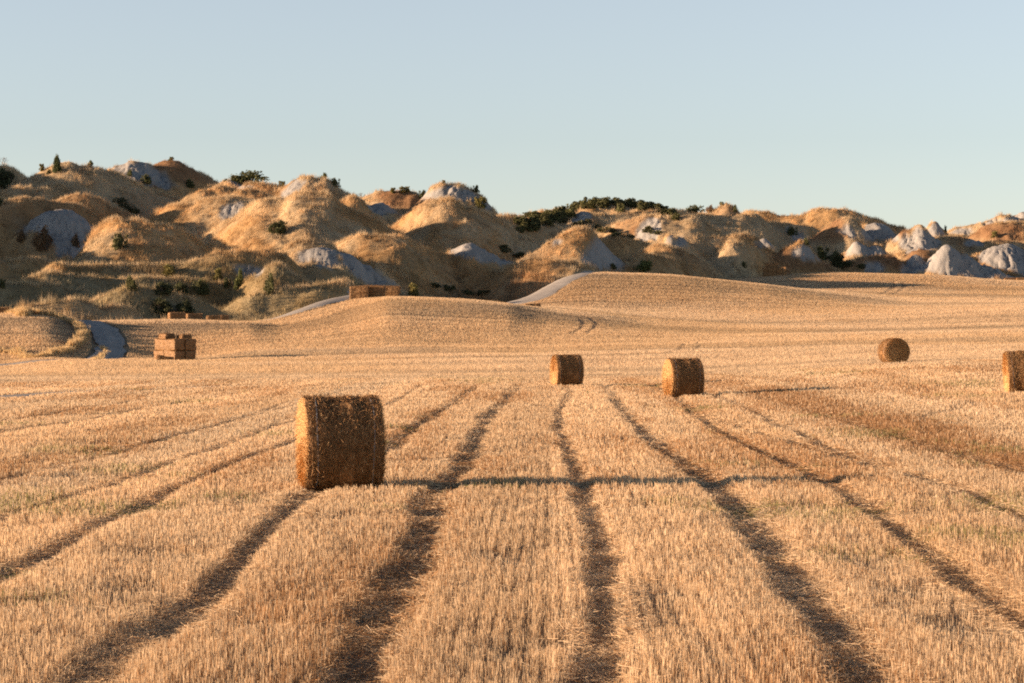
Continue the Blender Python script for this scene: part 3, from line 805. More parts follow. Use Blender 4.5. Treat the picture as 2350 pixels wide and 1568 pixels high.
def build_stubble():
    out = []; cols = []
    # near field: stalks in drilled rows running up the field
    x, y = sample_fan(0, 11, 126, lambda d: 1900 * np.minimum(1, (18 / d) ** 1.35))
    s = .0175
    row = x - s * y
    rw = np.where(y < 60, .15, .0)
    q = np.round(row / .14) * .14 + rng.normal(0, .036, len(x))
    x = np.where(y < 55, q + s * y, x)
    m = track_mask(x, y)
    thin = sstep(.60, .78, fbm(x * .8, y * .6, 87, 3))
    clump = sstep(.35, .6, fbm(x * 6, y * 6, 88, 2))
    lane = lane_dist(x, y)
    keep = (rng.random(len(x)) > .74 * m) & (rng.random(len(x)) > .55 * thin) & (rng.random(len(x)) < .45 + .55 * clump) & (lane > 1.05)
    x, y, m, thin = x[keep], y[keep], m[keep], thin[keep]
    z, _ = field_z(x, y)
    n = len(x)
    z = z - .05 * m * (1 - sstep(60, 140, y)) + .05 * (fbm(x * .9, y * .9, 59, 3) - .5) * (1 - sstep(60, 140, y))
    hv = .80 + .5 * (fbm(x * .6, y * .5, 89, 3) - .2)
    h = np.clip(rng.normal(.105, .025, n), .04, .22) * hv * (1 - .72 * m) * (1 - .35 * thin)
    w = np.maximum(.0047, y * .00027) * (.7 + .6 * rng.random(n))
    lean = np.abs(rng.normal(.10, .10, n)) + .9 * m * rng.random(n); laz = rng.random(n) * 6.283
    out.append(stalks(np.stack([x, y, z], 1), h, w, rng.random(n) * math.pi, lean, laz)); cols.append(straw_colour(x, y))
    # far slopes: tufts
    x, y = sample_fan(0, 124, 402, lambda d: 85 + 0 * d)
    u = UC + F * x / y
    ok = (y < edge_d(u) - .5)
    x, y, u = x[ok], y[ok], u[ok]
    ok = lane_dist(x, y) > 1.0
    x, y = x[ok], y[ok]
    z, row = field_z(x, y)
    bands = far_bands(x, y, row); m = track_mask(x, y)
    n = len(x)
    keep = (rng.random(n) > .9 * m) & (rng.random(n) > .35 * bands)
    x, y, z, bands, row = x[keep], y[keep], z[keep], bands[keep], row[keep]
    n = len(x)
    h = np.clip(rng.normal(.165, .04, n), .06, .35) * (1 - .60 * bands); w = (.024 + .014 * rng.random(n)) * np.clip(y / 200, .7, 1.5)
    out.append(stalks(np.stack([x, y, z], 1), h, w, rng.random(n) * math.pi, np.abs(rng.normal(.1, .12, n)), rng.random(n) * 6.283, .6))
    c = (.25 * straw_colour(x, y) + .75 * np.array([.75, .57, .375])) * (1 - .50 * bands)[:, None]
    gold = np.array([.62, .42, .22]); g = sstep(.45, .7, fbm(x * .05, row * 2.2, 53, 2))[:, None] * .45
    cols.append(c * (1 - g) + gold * g)
    V = np.concatenate(out); C = np.concatenate(cols)
    o = np_mesh('stubble', V.reshape(-1, 3), np.arange(len(V) * 4).reshape(-1, 4), M_STUB, np.repeat(C, 4, 0))
    tag(o, kind='stuff')
    print('stubble', len(V), time.time() - T0)

def build_straw_litter():
    xs, ys, hs = [], [], []
    for P, hw, s in TRACKS:
        Q = resample(P, .05)
        Q = Q[(Q[:, 1] < 75)]
        n = int(len(Q) * 26 * s)
        if n == 0: continue
        i = rng.integers(0, len(Q), n)
        # fewer pieces far away
        p = rng.random(n) < np.minimum(1, (20 / Q[i, 1]) ** 1.2)
        i = i[p]
        wob = (fbm(Q[i, 0] * .9, Q[i, 1] * .45, 41, 3) - .5) * .22
        xs.append(Q[i, 0] - wob + rng.normal(0, hw * .9, len(i))); ys.append(Q[i, 1] + rng.normal(0, .05, len(i)))
    x, y = sample_fan(0, 11, 60, lambda d: 22 * np.minimum(1, (20 / d) ** 1.2))
    xs.append(x); ys.append(y)
    x = np.concatenate(xs); y = np.concatenate(ys); n = len(x)
    m = track_mask(x, y)
    z, _ = field_z(x, y)
    z = z - .05 * m * (1 - sstep(60, 140, y)) + .05 * (fbm(x * .9, y * .9, 59, 3) - .5) * (1 - sstep(60, 140, y)) + .008 + .03 * rng.random(n) ** 2 * (.3 + m) + .06 * (1 - m)
    L = .06 + .17 * rng.random(n) ** 1.5; w = np.maximum(.0040, y * .00024) * (.7 + .5 * rng.random(n))
    az = rng.random(n) * 6.283; el = rng.normal(0, .22, n)
    dv = np.stack([np.cos(az) * np.cos(el), np.sin(az) * np.cos(el), np.sin(el)], 1) * (L / 2)[:, None]
    roll = rng.random(n) * math.pi
    side = np.stack([-np.sin(az) * np.cos(roll), np.cos(az) * np.cos(roll), np.sin(roll)], 1) * (w / 2)[:, None]
    P = np.stack([x, y, z], 1)
    V = np.stack([P - dv - side, P - dv + side, P + dv + side, P + dv - side], 1)
    V[..., 2] = np.maximum(V[..., 2], (z - .06)[:, None])
    c = straw_colour(x, y) * (.9 + .35 * rng.random(n))[:, None]
    o = np_mesh('loose_straw', V.reshape(-1, 3), np.arange(n * 4).reshape(-1, 4), M_STUB, np.repeat(c, 4, 0))
    tag(o, kind='stuff')

def tufts(x, y, z, h, w, nb, spread, col, colvar=.35, bend=.35):
    """bunches of nb narrow triangular blades with one bend each"""
    n = len(x)
    R = lambda: rng.random((n, nb))
    az = R() * 6.283; ln = R() ** .7 * spread
    hh = h[:, None] * (.55 + .6 * R()); ww = w[:, None] * (.7 + .6 * R())
    bx = x[:, None] + (R() - .5) * h[:, None] * .5; by = y[:, None] + (R() - .5) * h[:, None] * .5
    ya = R() * math.pi
    cx = np.cos(ya) * ww / 2; cy = np.sin(ya) * ww / 2
    dx = np.cos(az) * np.sin(ln); dy = np.sin(az) * np.sin(ln); dz = np.cos(ln)
    mx = bx + dx * hh * .5; my = by + dy * hh * .5; mz = z[:, None] + dz * hh * .58
    tx = bx + dx * hh * (1 + bend); ty = by + dy * hh * (1 + bend); tz_ = z[:, None] + dz * hh
    zb = np.broadcast_to(z[:, None] - .05, bx.shape)
    V = np.stack([np.stack([bx - cx, by - cy, zb], -1), np.stack([bx + cx, by + cy, zb], -1),
                  np.stack([mx + cx * .8, my + cy * .8, mz], -1), np.stack([mx - cx * .8, my - cy * .8, mz], -1),
                  np.stack([tx, ty, tz_], -1)], 2).reshape(-1, 5, 3)
    C = np.repeat(col, nb, 0) * (1 - colvar / 2 + colvar * rng.random(n * nb))[:, None]
    return V, C

def blades_object(name, V, C, mat, kind='stuff'):
    n = len(V); i = np.arange(n) * 5
    quads = np.stack([i, i + 1, i + 2, i + 3], 1); tri = np.stack([i + 3, i + 2, i + 4], 1)
    F3 = np.concatenate([quads[:, [0, 1, 2]], quads[:, [0, 2, 3]], tri])
    o = np_mesh(name, V.reshape(-1, 3), F3, mat, np.repeat(C, 5, 0))
    tag(o, kind=kind); return o

def hill_sample(x, y):
    iy = np.clip(np.round((y - H['y0']) / H['st']).astype(int), 0, H['shape'][0] - 1); ix = np.clip(np.round((x - H['x0']) / H['sx']).astype(int), 0, H['shape'][1] - 1)
    k = iy * H['shape'][1] + ix
    return k

def hill_height(x, y):
    gx = np.clip((x - H['x0']) / H['sx'], 0, H['shape'][1] - 1.01); gy = np.clip((y - H['y0']) / H['st'], 0, H['shape'][0] - 1.01)
    ix = gx.astype(int); iy = gy.astype(int); fx = gx - ix; fy = gy - iy
    Zg = H['z'].reshape(H['shape'])
    return (Zg[iy, ix] * (1 - fx) + Zg[iy, ix + 1] * fx) * (1 - fy) + (Zg[iy + 1, ix] * (1 - fx) + Zg[iy + 1, ix + 1] * fx) * fy

def build_hill_grass():
    x, y = sample_fan(0, 240, 540, lambda d: 7.5 * np.minimum(1, 330 / d))
    u = UC + F * x / y
    ok = y > edge_d(u) + 6.5
    x, y, u = x[ok], y[ok], u[ok]
    k = hill_sample(x, y)
    clay = H['clay'][k]; brown = H['brown'][k]
    pt = fbm(x * .12, y * .12, 91, 3)
    keep = (rng.random(len(x)) > clay * 1.05) & (rng.random(len(x)) < .45 + 1.1 * (pt - .2))
    keep &= lane_dist(x, y) > 1.1
    x, y, brown, pt = x[keep], y[keep], brown[keep], pt[keep]
    z = hill_height(x, y)
    c = hill_colour(x, y, z, brown) * 1.15 * (1.06 - .34 * sstep(.46, .66, fbm(x * .45, y * .45, 93, 3)))[:, None]
    n = len(x)
    cl = sstep(.42, .72, fbm(x * .45, y * .45, 92, 3))
    h = (.26 + .45 * pt * rng.random(n) + .32 * cl + .15 * rng.random(n)) * (1 - .2 * brown) * (1 + .2 * (1 - sstep(8, 26, y - edge_d(UC + F * x / y)))); w = .045 + .03 * rng.random(n)
    # the grass grows in tussocks, each with its own height and colour
    cs = 1.45; gx, gy = np.floor(x / cs), np.floor(y / cs); best = np.full(n, 9.0); cid = np.zeros(n)
    for ox in (-1, 0, 1):
        for oy in (-1, 0, 1):
            ax, ay = gx + ox, gy + oy
            r = np.hypot(x / cs - ax - .15 - .7 * _hash(ax, ay, 951), y / cs - ay - .15 - .7 * _hash(ax, ay, 952))
            m = r < best; best[m] = r[m]; cid[m] = _hash(ax, ay, 953)[m]
    dome = np.clip(1 - (best / .62) ** 2, 0, 1)
    h = h * (.40 + (.55 + .95 * cid) * dome)
    c = c * (.72 + .50 * ((cid * 7.3) % 1))[:, None] * np.stack([np.ones(n), .95 + .10 * ((cid * 13.7) % 1), .88 + .24 * ((cid * 13.7) % 1)], 1)
    # taller grass along the crests, its colour kept pale to paint in sunlit rims
    rx, ry = [], []
    for dd, _, xs, xg, p0, p1, xa, hw, tl in MD:
        q = rng.uniform(xs[0], xs[-1], int((xs[-1] - xs[0]) * 16))
        yy = dd + (tl * (q - xa) if tl else np.minimum(5.0, .22 * hw) * np.minimum(((q - xa) / hw) ** 2, 1.6)) + rng.normal(-.3, .9, len(q))
        on = np.abs(hill_height(q, yy) - np.interp(q, xg, p0)) < .9
        on &= fbm(q * .25, yy * .25, 94, 2) > .42
        rx.append(q[on]); ry.append(yy[on])
    rx = np.concatenate(rx); ry = np.concatenate(ry); k = hill_sample(rx, ry)
    ok = (H['clay'][k] < .3) & (ry > edge_d(UC + F * rx / ry) + 7) & (H['brown'][k] < .5)
    rx, ry = rx[ok], ry[ok]; nr_ = len(rx)
    x = np.concatenate([x, rx]); y = np.concatenate([y, ry]); n = len(x)
    c = np.concatenate([c, np.array([.64, .49, .30])[None] * (.85 + .3 * rng.random(nr_))[:, None]])
    h = np.concatenate([h, .50 + .45 * rng.random(nr_)]); w = np.concatenate([w, .05 + .03 * rng.random(nr_)])
    nb = 6
    h = np.repeat(h, nb) * (.55 + .6 * rng.random(n * nb)); w = np.repeat(w, nb) * (.7 + .6 * rng.random(n * nb))
    bx = np.repeat(x, nb) + rng.normal(0, .22, n * nb); by = np.repeat(y, nb) + rng.normal(0, .22, n * nb); bz = hill_height(bx, by)
    ya = rng.random(n * nb) * math.pi; az = rng.random(n * nb) * 6.283; ln = rng.random(n * nb) ** .7 * .6
    cx = np.cos(ya) * w / 2; cy = np.sin(ya) * w / 2
    V = np.stack([np.stack([bx - cx, by - cy, bz - .05], -1), np.stack([bx + cx, by + cy, bz - .05], -1),
                  np.stack([bx + np.cos(az) * np.sin(ln) * h, by + np.sin(az) * np.sin(ln) * h, bz + np.cos(ln) * h], -1)], 1)
    C = np.repeat(c, nb, 0) * (.92 + .16 * rng.random(n * nb))[:, None]
    o = np_mesh('dry_grass', V.reshape(-1, 3), np.arange(len(V) * 3).reshape(-1, 3), M_GRASS, np.repeat(C, 3, 0))
    tag(o, kind='stuff')
    print('hill grass', len(V), time.time() - T0)

build_stubble()
build_straw_litter()
build_hill_grass()

# ------------------------------------------------------------------ bales
def bale_material():
    m, nt, out = new_mat('bale_straw')
    c = attr(nt, 'col').outputs['Color']
    tc = nt.nodes.new('ShaderNodeTexCoord')
    n1 = noise(nt, 14, 6, .75, tc.outputs['Object'])
    f = ramp(nt, n1.outputs[0], [(.3, (.55, .5, .45)), (.7, (1.3, 1.3, 1.3))])
    c1 = mixc(nt, 1.0, c, f.outputs[0], 'MULTIPLY')
    b = bsdf(nt, .6, .3); nt.links.new(c1, b.inputs['Base Color'])
    bp = nt.nodes.new('ShaderNodeBump'); bp.inputs['Strength'].default_value = .8; bp.inputs['Distance'].default_value = .03
    nt.links.new(n1.outputs[0], bp.inputs['Height']); nt.links.new(bp.outputs[0], b.inputs['Normal'])
    nt.links.new(b.outputs[0], out.inputs[0]); return m
M_BALE = bale_material()
def plain_mat(name, col, rough=.6):
    m, nt, out = new_mat(name)
    b = bsdf(nt, rough, .3); n = noise(nt, 30, 2)
    r = ramp(nt, n.outputs[0], [(.3, tuple(.8 * c for c in col)), (.7, tuple(1.15 * c for c in col))])
    nt.links.new(r.outputs[0], b.inputs['Base Color']); nt.links.new(b.outputs[0], out.inputs[0]); return m
M_TWINE = plain_mat('pale_twine', (.30, .31, .33))

def strands(P, T, Nrm, L, w, lift):
    """straw pieces lying along T on a surface with normal Nrm, the far end lifted"""
    S = np.cross(Nrm, T); S /= np.linalg.norm(S, axis=1)[:, None] + 1e-9
    # turn each ribbon about its own length so that some stand on edge
    ro = rng.normal(0, .6, len(P)); S = S * np.cos(ro)[:, None] + Nrm * np.sin(ro)[:, None]
    A = P - T * (L / 2)[:, None] + Nrm * .004; B = P + T * (L / 2)[:, None] + Nrm * lift[:, None]
    s = S * (w / 2)[:, None]
    return np.stack([A - s, A + s, B + s, B - s], 1)

def straw_cols(n, base):
    c = np.array(base)[None] * (.55 + .8 * rng.random(n))[:, None]
    p = (rng.random(n) < .05)[:, None]
    return np.where(p, np.array([.58, .40, .21])[None] * (.8 + .4 * rng.random(n))[:, None], c)

R_B, L_B = .75, 1.16
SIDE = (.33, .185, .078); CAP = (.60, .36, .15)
def round_bale():
    e = bpy.data.objects.new('round_bale', None); COL.objects.link(e)
    # wound straw
    na, nx = 120, 40
    th = np.linspace(0, 2 * math.pi, na, endpoint=False); xs = np.linspace(-L_B / 2, L_B / 2, nx)
    TH, XS = np.meshgrid(th, xs)
    per = lambda f, s, fx: vnoise(np.cos(TH) * f + 50, np.sin(TH) * f + XS * fx, s)
    r = R_B - .035 + .045 * vnoise(XS * 9, TH * 0 + 3, 101) + .05 * (per(2.2, 102, 3.0) - .5) + .04 * (per(7, 103, 9) - .5)
    r -= .07 * np.abs(XS / (L_B / 2)) ** 7
    V = np.stack([XS, np.sin(TH) * r, np.maximum(np.cos(TH) * r, -R_B * .955) + R_B * .955], -1).reshape(-1, 3)
    i = np.arange(na * nx).reshape(nx, na); j = np.roll(i, -1, 1)
    Fq = np.stack([i[:-1], i[1:], j[1:], j[:-1]], -1).reshape(-1, 4)
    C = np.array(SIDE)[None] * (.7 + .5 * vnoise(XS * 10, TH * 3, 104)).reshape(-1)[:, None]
    n = 26000
    t = rng.random(n) * 2 * math.pi; x = (rng.random(n) - .5) * L_B
    Nr = np.stack([0 * t, np.sin(t), np.cos(t)], 1); Tg = np.stack([0 * t, np.cos(t), -np.sin(t)], 1); Ax = np.tile([1., 0, 0], (n, 1))
    a = rng.normal(0, .45, n) + (rng.random(n) < .2) * rng.normal(0, 1.2, n)
    T = Tg * np.cos(a)[:, None] + Ax * np.sin(a)[:, None]; T[rng.random(n) < .5] *= -1
    rr = R_B - .03 + .03 * vnoise(x * 9, x * 0 + 3, 101)
    P = Nr * rr[:, None]; P[:, 0] = x; P[:, 2] += R_B * .955
    keep = P[:, 2] > .02; n = keep.sum()
    L = .05 + .11 * rng.random(n); lift = np.abs(rng.normal(0, .022, n)) + (rng.random(n) < .05) * rng.random(n) * .07
    SV = strands(P[keep], T[keep], Nr[keep], L, .0035 + .004 * rng.random(n), lift)
    VV = np.concatenate([V, SV.reshape(-1, 3)]); FF = np.concatenate([Fq, len(V) + np.arange(n * 4).reshape(-1, 4)])
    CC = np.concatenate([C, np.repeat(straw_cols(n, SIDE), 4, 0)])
    o = np_mesh('straw_roll', VV, FF, M_BALE, CC, True); o.parent = e
    for sgn in (-1, 1):
        nr = 34
        rad = np.linspace(.0, R_B - .03, nr); TH, RR = np.meshgrid(th, rad)
        sp = RR * 21 + TH / (2 * math.pi)
        dx = .035 * np.abs((sp % 1) - .5) + .05 * (vnoise(np.cos(TH) * RR * 6 + 9, np.sin(TH) * RR * 6 + 9, 105 + sgn) - .5) - .02 * (RR / R_B) ** 2
        xx = sgn * (L_B / 2 + dx - .045 * (RR / R_B) ** 10)
        V = np.stack([xx, np.sin(TH) * RR, np.maximum(np.cos(TH) * RR, -R_B * .955) + R_B * .955], -1).reshape(-1, 3)
        i = np.arange(na * nr).reshape(nr, na); j = np.roll(i, -1, 1)
        Fq = np.stack([i[:-1], i[1:], j[1:], j[:-1]], -1).reshape(-1, 4)
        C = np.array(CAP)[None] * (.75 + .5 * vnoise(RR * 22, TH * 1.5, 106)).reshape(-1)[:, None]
        n = 9000
        q = np.sqrt(rng.random(n)) * (R_B - .02); t = rng.random(n) * 2 * math.pi
        P = np.stack([np.full(n, sgn * (L_B / 2 + .005)), np.sin(t) * q, np.cos(t) * q + R_B * .955], 1)
        Tg = np.stack([0 * t, np.cos(t), -np.sin(t)], 1); Rd = np.stack([0 * t, np.sin(t), np.cos(t)], 1); Nr = np.tile([float(sgn), 0, 0], (n, 1))
        a = rng.normal(0, .7, n); T = Tg * np.cos(a)[:, None] + Rd * np.sin(a)[:, None]
        keep = P[:, 2] > .02; n = keep.sum()
        SV = strands(P[keep], T[keep], Nr[keep], .04 + .09 * rng.random(n), .0035 + .004 * rng.random(n), np.abs(rng.normal(0, .03, n)) + .01)
        VV = np.concatenate([V, SV.reshape(-1, 3)]); FF = np.concatenate([Fq, len(V) + np.arange(n * 4).reshape(-1, 4)])
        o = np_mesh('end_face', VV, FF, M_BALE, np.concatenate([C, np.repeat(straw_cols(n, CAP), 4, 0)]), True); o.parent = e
    for xb in (-.44, .45):
        a = th; ww = .010
        rr = R_B + .008 + .006 * vnoise(np.cos(a) * 8 + 3, np.sin(a) * 8 + 3, 107)
        ring = lambda x, dr: np.stack([np.full(na, x) + .012 * np.sin(a * 3 + xb * 9), np.sin(a) * (rr + dr), np.maximum(np.cos(a) * (rr + dr), -R_B * .955) + R_B * .955], 1)
        V = np.concatenate([ring(xb - ww, -.03), ring(xb - ww * .6, 0), ring(xb + ww * .6, 0), ring(xb + ww, -.03)])
        i = np.arange(na * 4).reshape(4, na); j = np.roll(i, -1, 1)
        Fq = np.stack([i[:-1], i[1:], j[1:], j[:-1]], -1).reshape(-1, 4)
        o = np_mesh('twine', V, Fq, M_TWINE, smooth=True); o.parent = e
    return e

def copy_thing(e):
    r = e.copy(); COL.objects.link(r)
    for ch in e.children:
        c = ch.copy(); c.parent = r; COL.objects.link(c)
    return r

ROUND = [  # u, distance, turn in degrees, tilt, label
 (780, 36.3, 12, 0, 'big round straw bale nearest the camera, bright left end and dark side'),
 (1300, 104, 13, 0, 'small round straw bale at the field crest near the middle of the view'),
 (1567, 86, 12.5, 0, 'mid-sized round straw bale on the crest with a sunlit left end, right of the smallest'),
 (2050, 130, 101, 0, 'round straw bale with its dark spiral end facing the camera'),
 (2353, 76.5, -5, -4, 'tilted round straw bale cut off by the right edge of the photo'),
]
proto = round_bale()
for i, (u, d, rz, tilt, lab) in enumerate(ROUND):
    e = proto if i == 0 else copy_thing(proto)
    x = X(u, d)
    e.location = (x, d, tz(x, d) - (.03 if i else .0) )
    flip = 180 if i in (1, 4) else 0
    e.rotation_euler = (0, math.radians(tilt * (-1 if flip else 1)), math.radians(rz + flip))
    tag(e, lab, 'hay bale', 'round bales on the stubble')

def box_bale(name, Lb, Wb, Hb, seed, slump=0.0):
    """rounded block of pressed flakes, long side along local x, standing on z = 0"""
    h = np.array([Lb / 2, Wb / 2, Hb / 2]); vs = []; fs = []; base = 0
    r = .10
    for ax in range(3):
        for sg in (-1, 1):
            o1, o2 = [a for a in range(3) if a != ax]
            n1 = max(8, int(h[o1] * 2 / .055)); n2 = max(8, int(h[o2] * 2 / .055))
            A, B = np.meshgrid(np.linspace(-h[o1], h[o1], n1), np.linspace(-h[o2], h[o2], n2))
            P = np.zeros(A.shape + (3,)); P[..., ax] = sg * h[ax]; P[..., o1] = A; P[..., o2] = B
            P = P.reshape(-1, 3)
            Q = np.clip(P, -(h - r), h - r); D = P - Q; D /= np.linalg.norm(D, axis=1)[:, None] + 1e-9
            fl = np.abs(((P[:, 0] * 2.9 + .35 * vnoise(P[:, 0] * 3, P[:, 2] * 2, seed)) % 1) - .5) * 2     # flakes
            side = np.clip(np.abs(D[:, 1]) + np.abs(D[:, 2]) * .6, 0, 1)
            dis = (-.055 if Lb > 2.25 else -.012) * (fl ** 2.5) * side + .10 * (vnoise(P[:, 0] * 2.2 + 5, P[:, 1] * 2.2 + P[:, 2] * 3, seed + 1) - .5) + .03 * (vnoise(P[:, 0] * 9, P[:, 1] * 9 + P[:, 2] * 11, seed + 2) - .5)
            Pn = Q + D * (r + dis)[:, None]
            f = grid_faces(n2, n1)
            if (sg > 0) == (ax == 1): f = f[:, ::-1]
            vs.append(Pn); fs.append(f + base); base += len(Pn)
    V = np.concatenate(vs); Fq = np.concatenate(fs)
    if slump:
        V[:, 2] -= slump * (V[:, 2] + h[2]) * (.5 + .5 * np.sin(V[:, 0] * 2.3 + 1))
    V[:, 2] += h[2]
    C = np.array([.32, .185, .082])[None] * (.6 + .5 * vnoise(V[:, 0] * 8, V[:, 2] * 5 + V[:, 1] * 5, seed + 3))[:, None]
    n = 1500
    k = rng.integers(0, len(V), n); P = V[k]; Nr = P - np.array([0, 0, h[2]]); Nr = Nr / h; Nr = np.sign(Nr) * np.abs(Nr) ** 6; Nr /= np.linalg.norm(Nr, axis=1)[:, None] + 1e-9
    T = rng.normal(0, 1, (n, 3)); T -= Nr * (T * Nr).sum(1)[:, None]; T /= np.linalg.norm(T, axis=1)[:, None]
    SV = strands(P, T, Nr, .06 + .14 * rng.random(n), .010 + .008 * rng.random(n), np.abs(rng.normal(0, .035, n)) + .01)
    ok = (SV[..., 2].min(1) > .0); SV = SV[ok]; n = len(SV)
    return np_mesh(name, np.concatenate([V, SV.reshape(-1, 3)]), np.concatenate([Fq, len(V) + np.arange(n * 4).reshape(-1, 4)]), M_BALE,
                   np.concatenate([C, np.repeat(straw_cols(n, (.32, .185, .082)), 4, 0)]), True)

BLK = {}
def block(x, y, z, deg, size, label, group, slump=0.0):
    key = (size, len(BLK) % 3 if slump == 0 else 9)
    key = size + (slump,)
    if key not in BLK:
        o = box_bale('straw_block', *size, 200 + 10 * len(BLK), slump); BLK[key] = o
    else:
        o = BLK[key].copy(); COL.objects.link(o)
    o.location = (x, y, z); o.rotation_euler = (rng.normal(0, .02), rng.normal(0, .025), math.radians(deg) + rng.normal(0, .02))
    tag(o, label, 'straw bale', group); return o

# stack in the field on the left: corner towards the camera
BL = (2.3, .96, .96)
ga = 'block bales of the stack standing left in the valley field'
sx, sy = X(401, 190.5), 190.5
e1 = np.array([-.5, .866]); e2 = np.array([.866, .5]); sz = tz(sx, sy)
for (a, b), where in (((0, 0), 'front corner'), ((0, 1), 'right hand'), ((1, 0), 'rear left')):
    for lay, ln in ((0, 'bottom'), (1, 'upper')):
        p = np.array([sx, sy]) + e1 * (a - .5) * 2.33 + e2 * (b - .5) * .98 + rng.normal(0, .03, 2)
        block(p[0], p[1], sz - .05 + lay * .95, 120, BL, f'{where} straw block in the {ln} layer of the two high valley stack', ga)
p = np.array([sx, sy]) + e1 * 1.0 - e2 * .35; block(p[0], p[1], sz + 1.84, 121, (1.9, .85, .45), 'thin straw slab lying on top of the valley stack at its left', ga)
p = np.array([sx, sy]) + np.array([.75, .15]); block(p[0], p[1], sz + 1.84, 117, (1.5, .85, .36), 'thin straw slab on top of the valley stack at its right', ga)
p = np.array([sx, sy]) + np.array([-.30, -2.05]); block(p[0], p[1], sz - .08, 8, (1.75, .8, .66), 'slumped pale straw block lying against the foot of the valley stack', ga, .35)

# stack on the crest of the middle slope
gb = 'block bales of the long stack on the middle crest beside the gravel road'
BS = (2.2, .9, .82)
for u, d, col_ in ((824, 267.6, 'left'), (861, 268.6, 'middle'), (896, 271.5, 'right')):
    x = X(u, d); z = tz(x, d)
    for lay, ln in ((0, 'bottom'), (1, 'top')):
        block(x + (.05 if lay else 0), d, z - .08 + lay * .80, -4, BS, f'{ln} straw block of the {col_} column in the crest stack by the gravel road', gb)

# stack at the foot of the right hand hills
gc = 'block bales of the shaded stack at the foot of the right hand hills'
def cblk(u, d, lay, deg, lab, size=(2.24, .9, .78)):
    x = X(u, d); block(x, d, tz(X(1776, 386), 386) - .08 + lay * .765, deg, size, lab, gc)
cblk(1766, 385.5, 0, 3, 'lower front block of the far shaded stack under the clay cones')
cblk(1766, 385.5, 1, 3, 'upper front block of the far shaded stack, below its single top block')
cblk(1770, 386.6, 2, -3, 'single topmost block crowning the far shaded stack')
cblk(1757, 387.4, 0, 80, 'lower left block end showing behind the front of the far shaded stack')
cblk(1757, 387.4, 1, 80, 'upper left block end showing behind the front of the far shaded stack')
cblk(1787, 386.2, 0, 88, 'lower end-on block between the front and right hand blocks of the far shaded stack')
cblk(1787, 386.2, 1, 88, 'upper end-on block with sunlit top corner in the far shaded stack')
cblk(1803, 385.8, 0, 60, 'lower right hand block of the far shaded stack')
cblk(1803, 385.8, 1, 60, 'upper right hand block with sunlit top in the far shaded stack')

gd = 'block bales half hidden behind field crests'
for u, d, deg, size, lab in (
    (405, 238.6, 25, (1.7, .9, .95), 'tallest of three straw blocks behind the left field crest'),
    (446, 240.2, 20, (1.7, .9, .90), 'middle of three straw blocks sunk behind the left field crest'),
    (499, 242.6, 6, (2.3, .9, .80), 'long low straw block, rightmost of three behind the left field crest'),
    (4, 231, 12, (1.6, .9, .9), 'straw block at the left picture edge behind the grassy bank'),
    (1222, 275, 5, (1.9, .9, .70), 'reddish straw block sunk behind the middle crest beside the gravel road'),
    (2316, 397.5, 4, (1.9, .9, .8), 'left of two straw blocks behind the far right field crest'),
    (2342, 397.0, -3, (1.6, .9, .9), 'right of two straw blocks behind the far right field crest')):
    x = X(u, d); block(x, d, tz(x, d) - (.30 if u == 1222 else .05), deg, size, lab, gd)

# ------------------------------------------------------------------ shrubs
def leaf_mat(name, transl=.25):
    return blade_mat(name, transl, .6, .2)
M_LEAF = leaf_mat('shrub_leaves'); M_BARK = plain_mat('bark', (.13, .10, .075), .9)

def leaf_cloud(n, kind):
    """leaf quads and colours filling a unit crown (radius 1 across, height 1)"""
    nc = 46 if kind != 'conifer' else 60
    a = rng.random(nc) * 6.283; hz = rng.random(nc)
    if kind == 'conifer': rad = (1.02 - hz) ** .8 * (.35 + .65 * rng.random(nc)); rc = .26
    elif kind == 'sparse': rad = np.sqrt(rng.random(nc)) * .9 * np.sqrt(np.clip(1 - (hz - .55) ** 2 * 3, .1, 1)); rc = .17
    else: rad = np.sqrt(rng.random(nc)) * np.sqrt(np.clip(1 - (hz * .95) ** 2, 0, 1)) * .95; rc = .21
    cc = np.stack([np.cos(a) * rad, np.sin(a) * rad, .08 + hz * .84], 1)
    if kind == 'round':      # a few unequal lobes instead of one ball
        lb = rng.integers(0, 4, nc); lo = np.array([(math.cos(q), math.sin(q)) for q in rng.random(4) * 6.283]) * (.30 + .25 * rng.random(4))[:, None]
        ls = .45 + .3 * rng.random(4); lh = .55 + .45 * rng.random(4); lh[0] = 1.0
        cc = np.stack([cc[:, 0] * ls[lb] + lo[lb, 0], cc[:, 1] * ls[lb] + lo[lb, 1], cc[:, 2] * lh[lb]], 1)
    k = rng.integers(0, nc, n)
    P = cc[k] + rng.normal(0, 1, (n, 3)) * rc * np.array([.6, .6, .36])
    P[:, 2] = np.abs(P[:, 2])
    nr = rng.normal(0, 1, (n, 3)); nr /= np.linalg.norm(nr, axis=1)[:, None]
    t = np.cross(nr, rng.normal(0, 1, (n, 3))); t /= np.linalg.norm(t, axis=1)[:, None] + 1e-9
    return P, nr, t, rng.random(nc)[k]

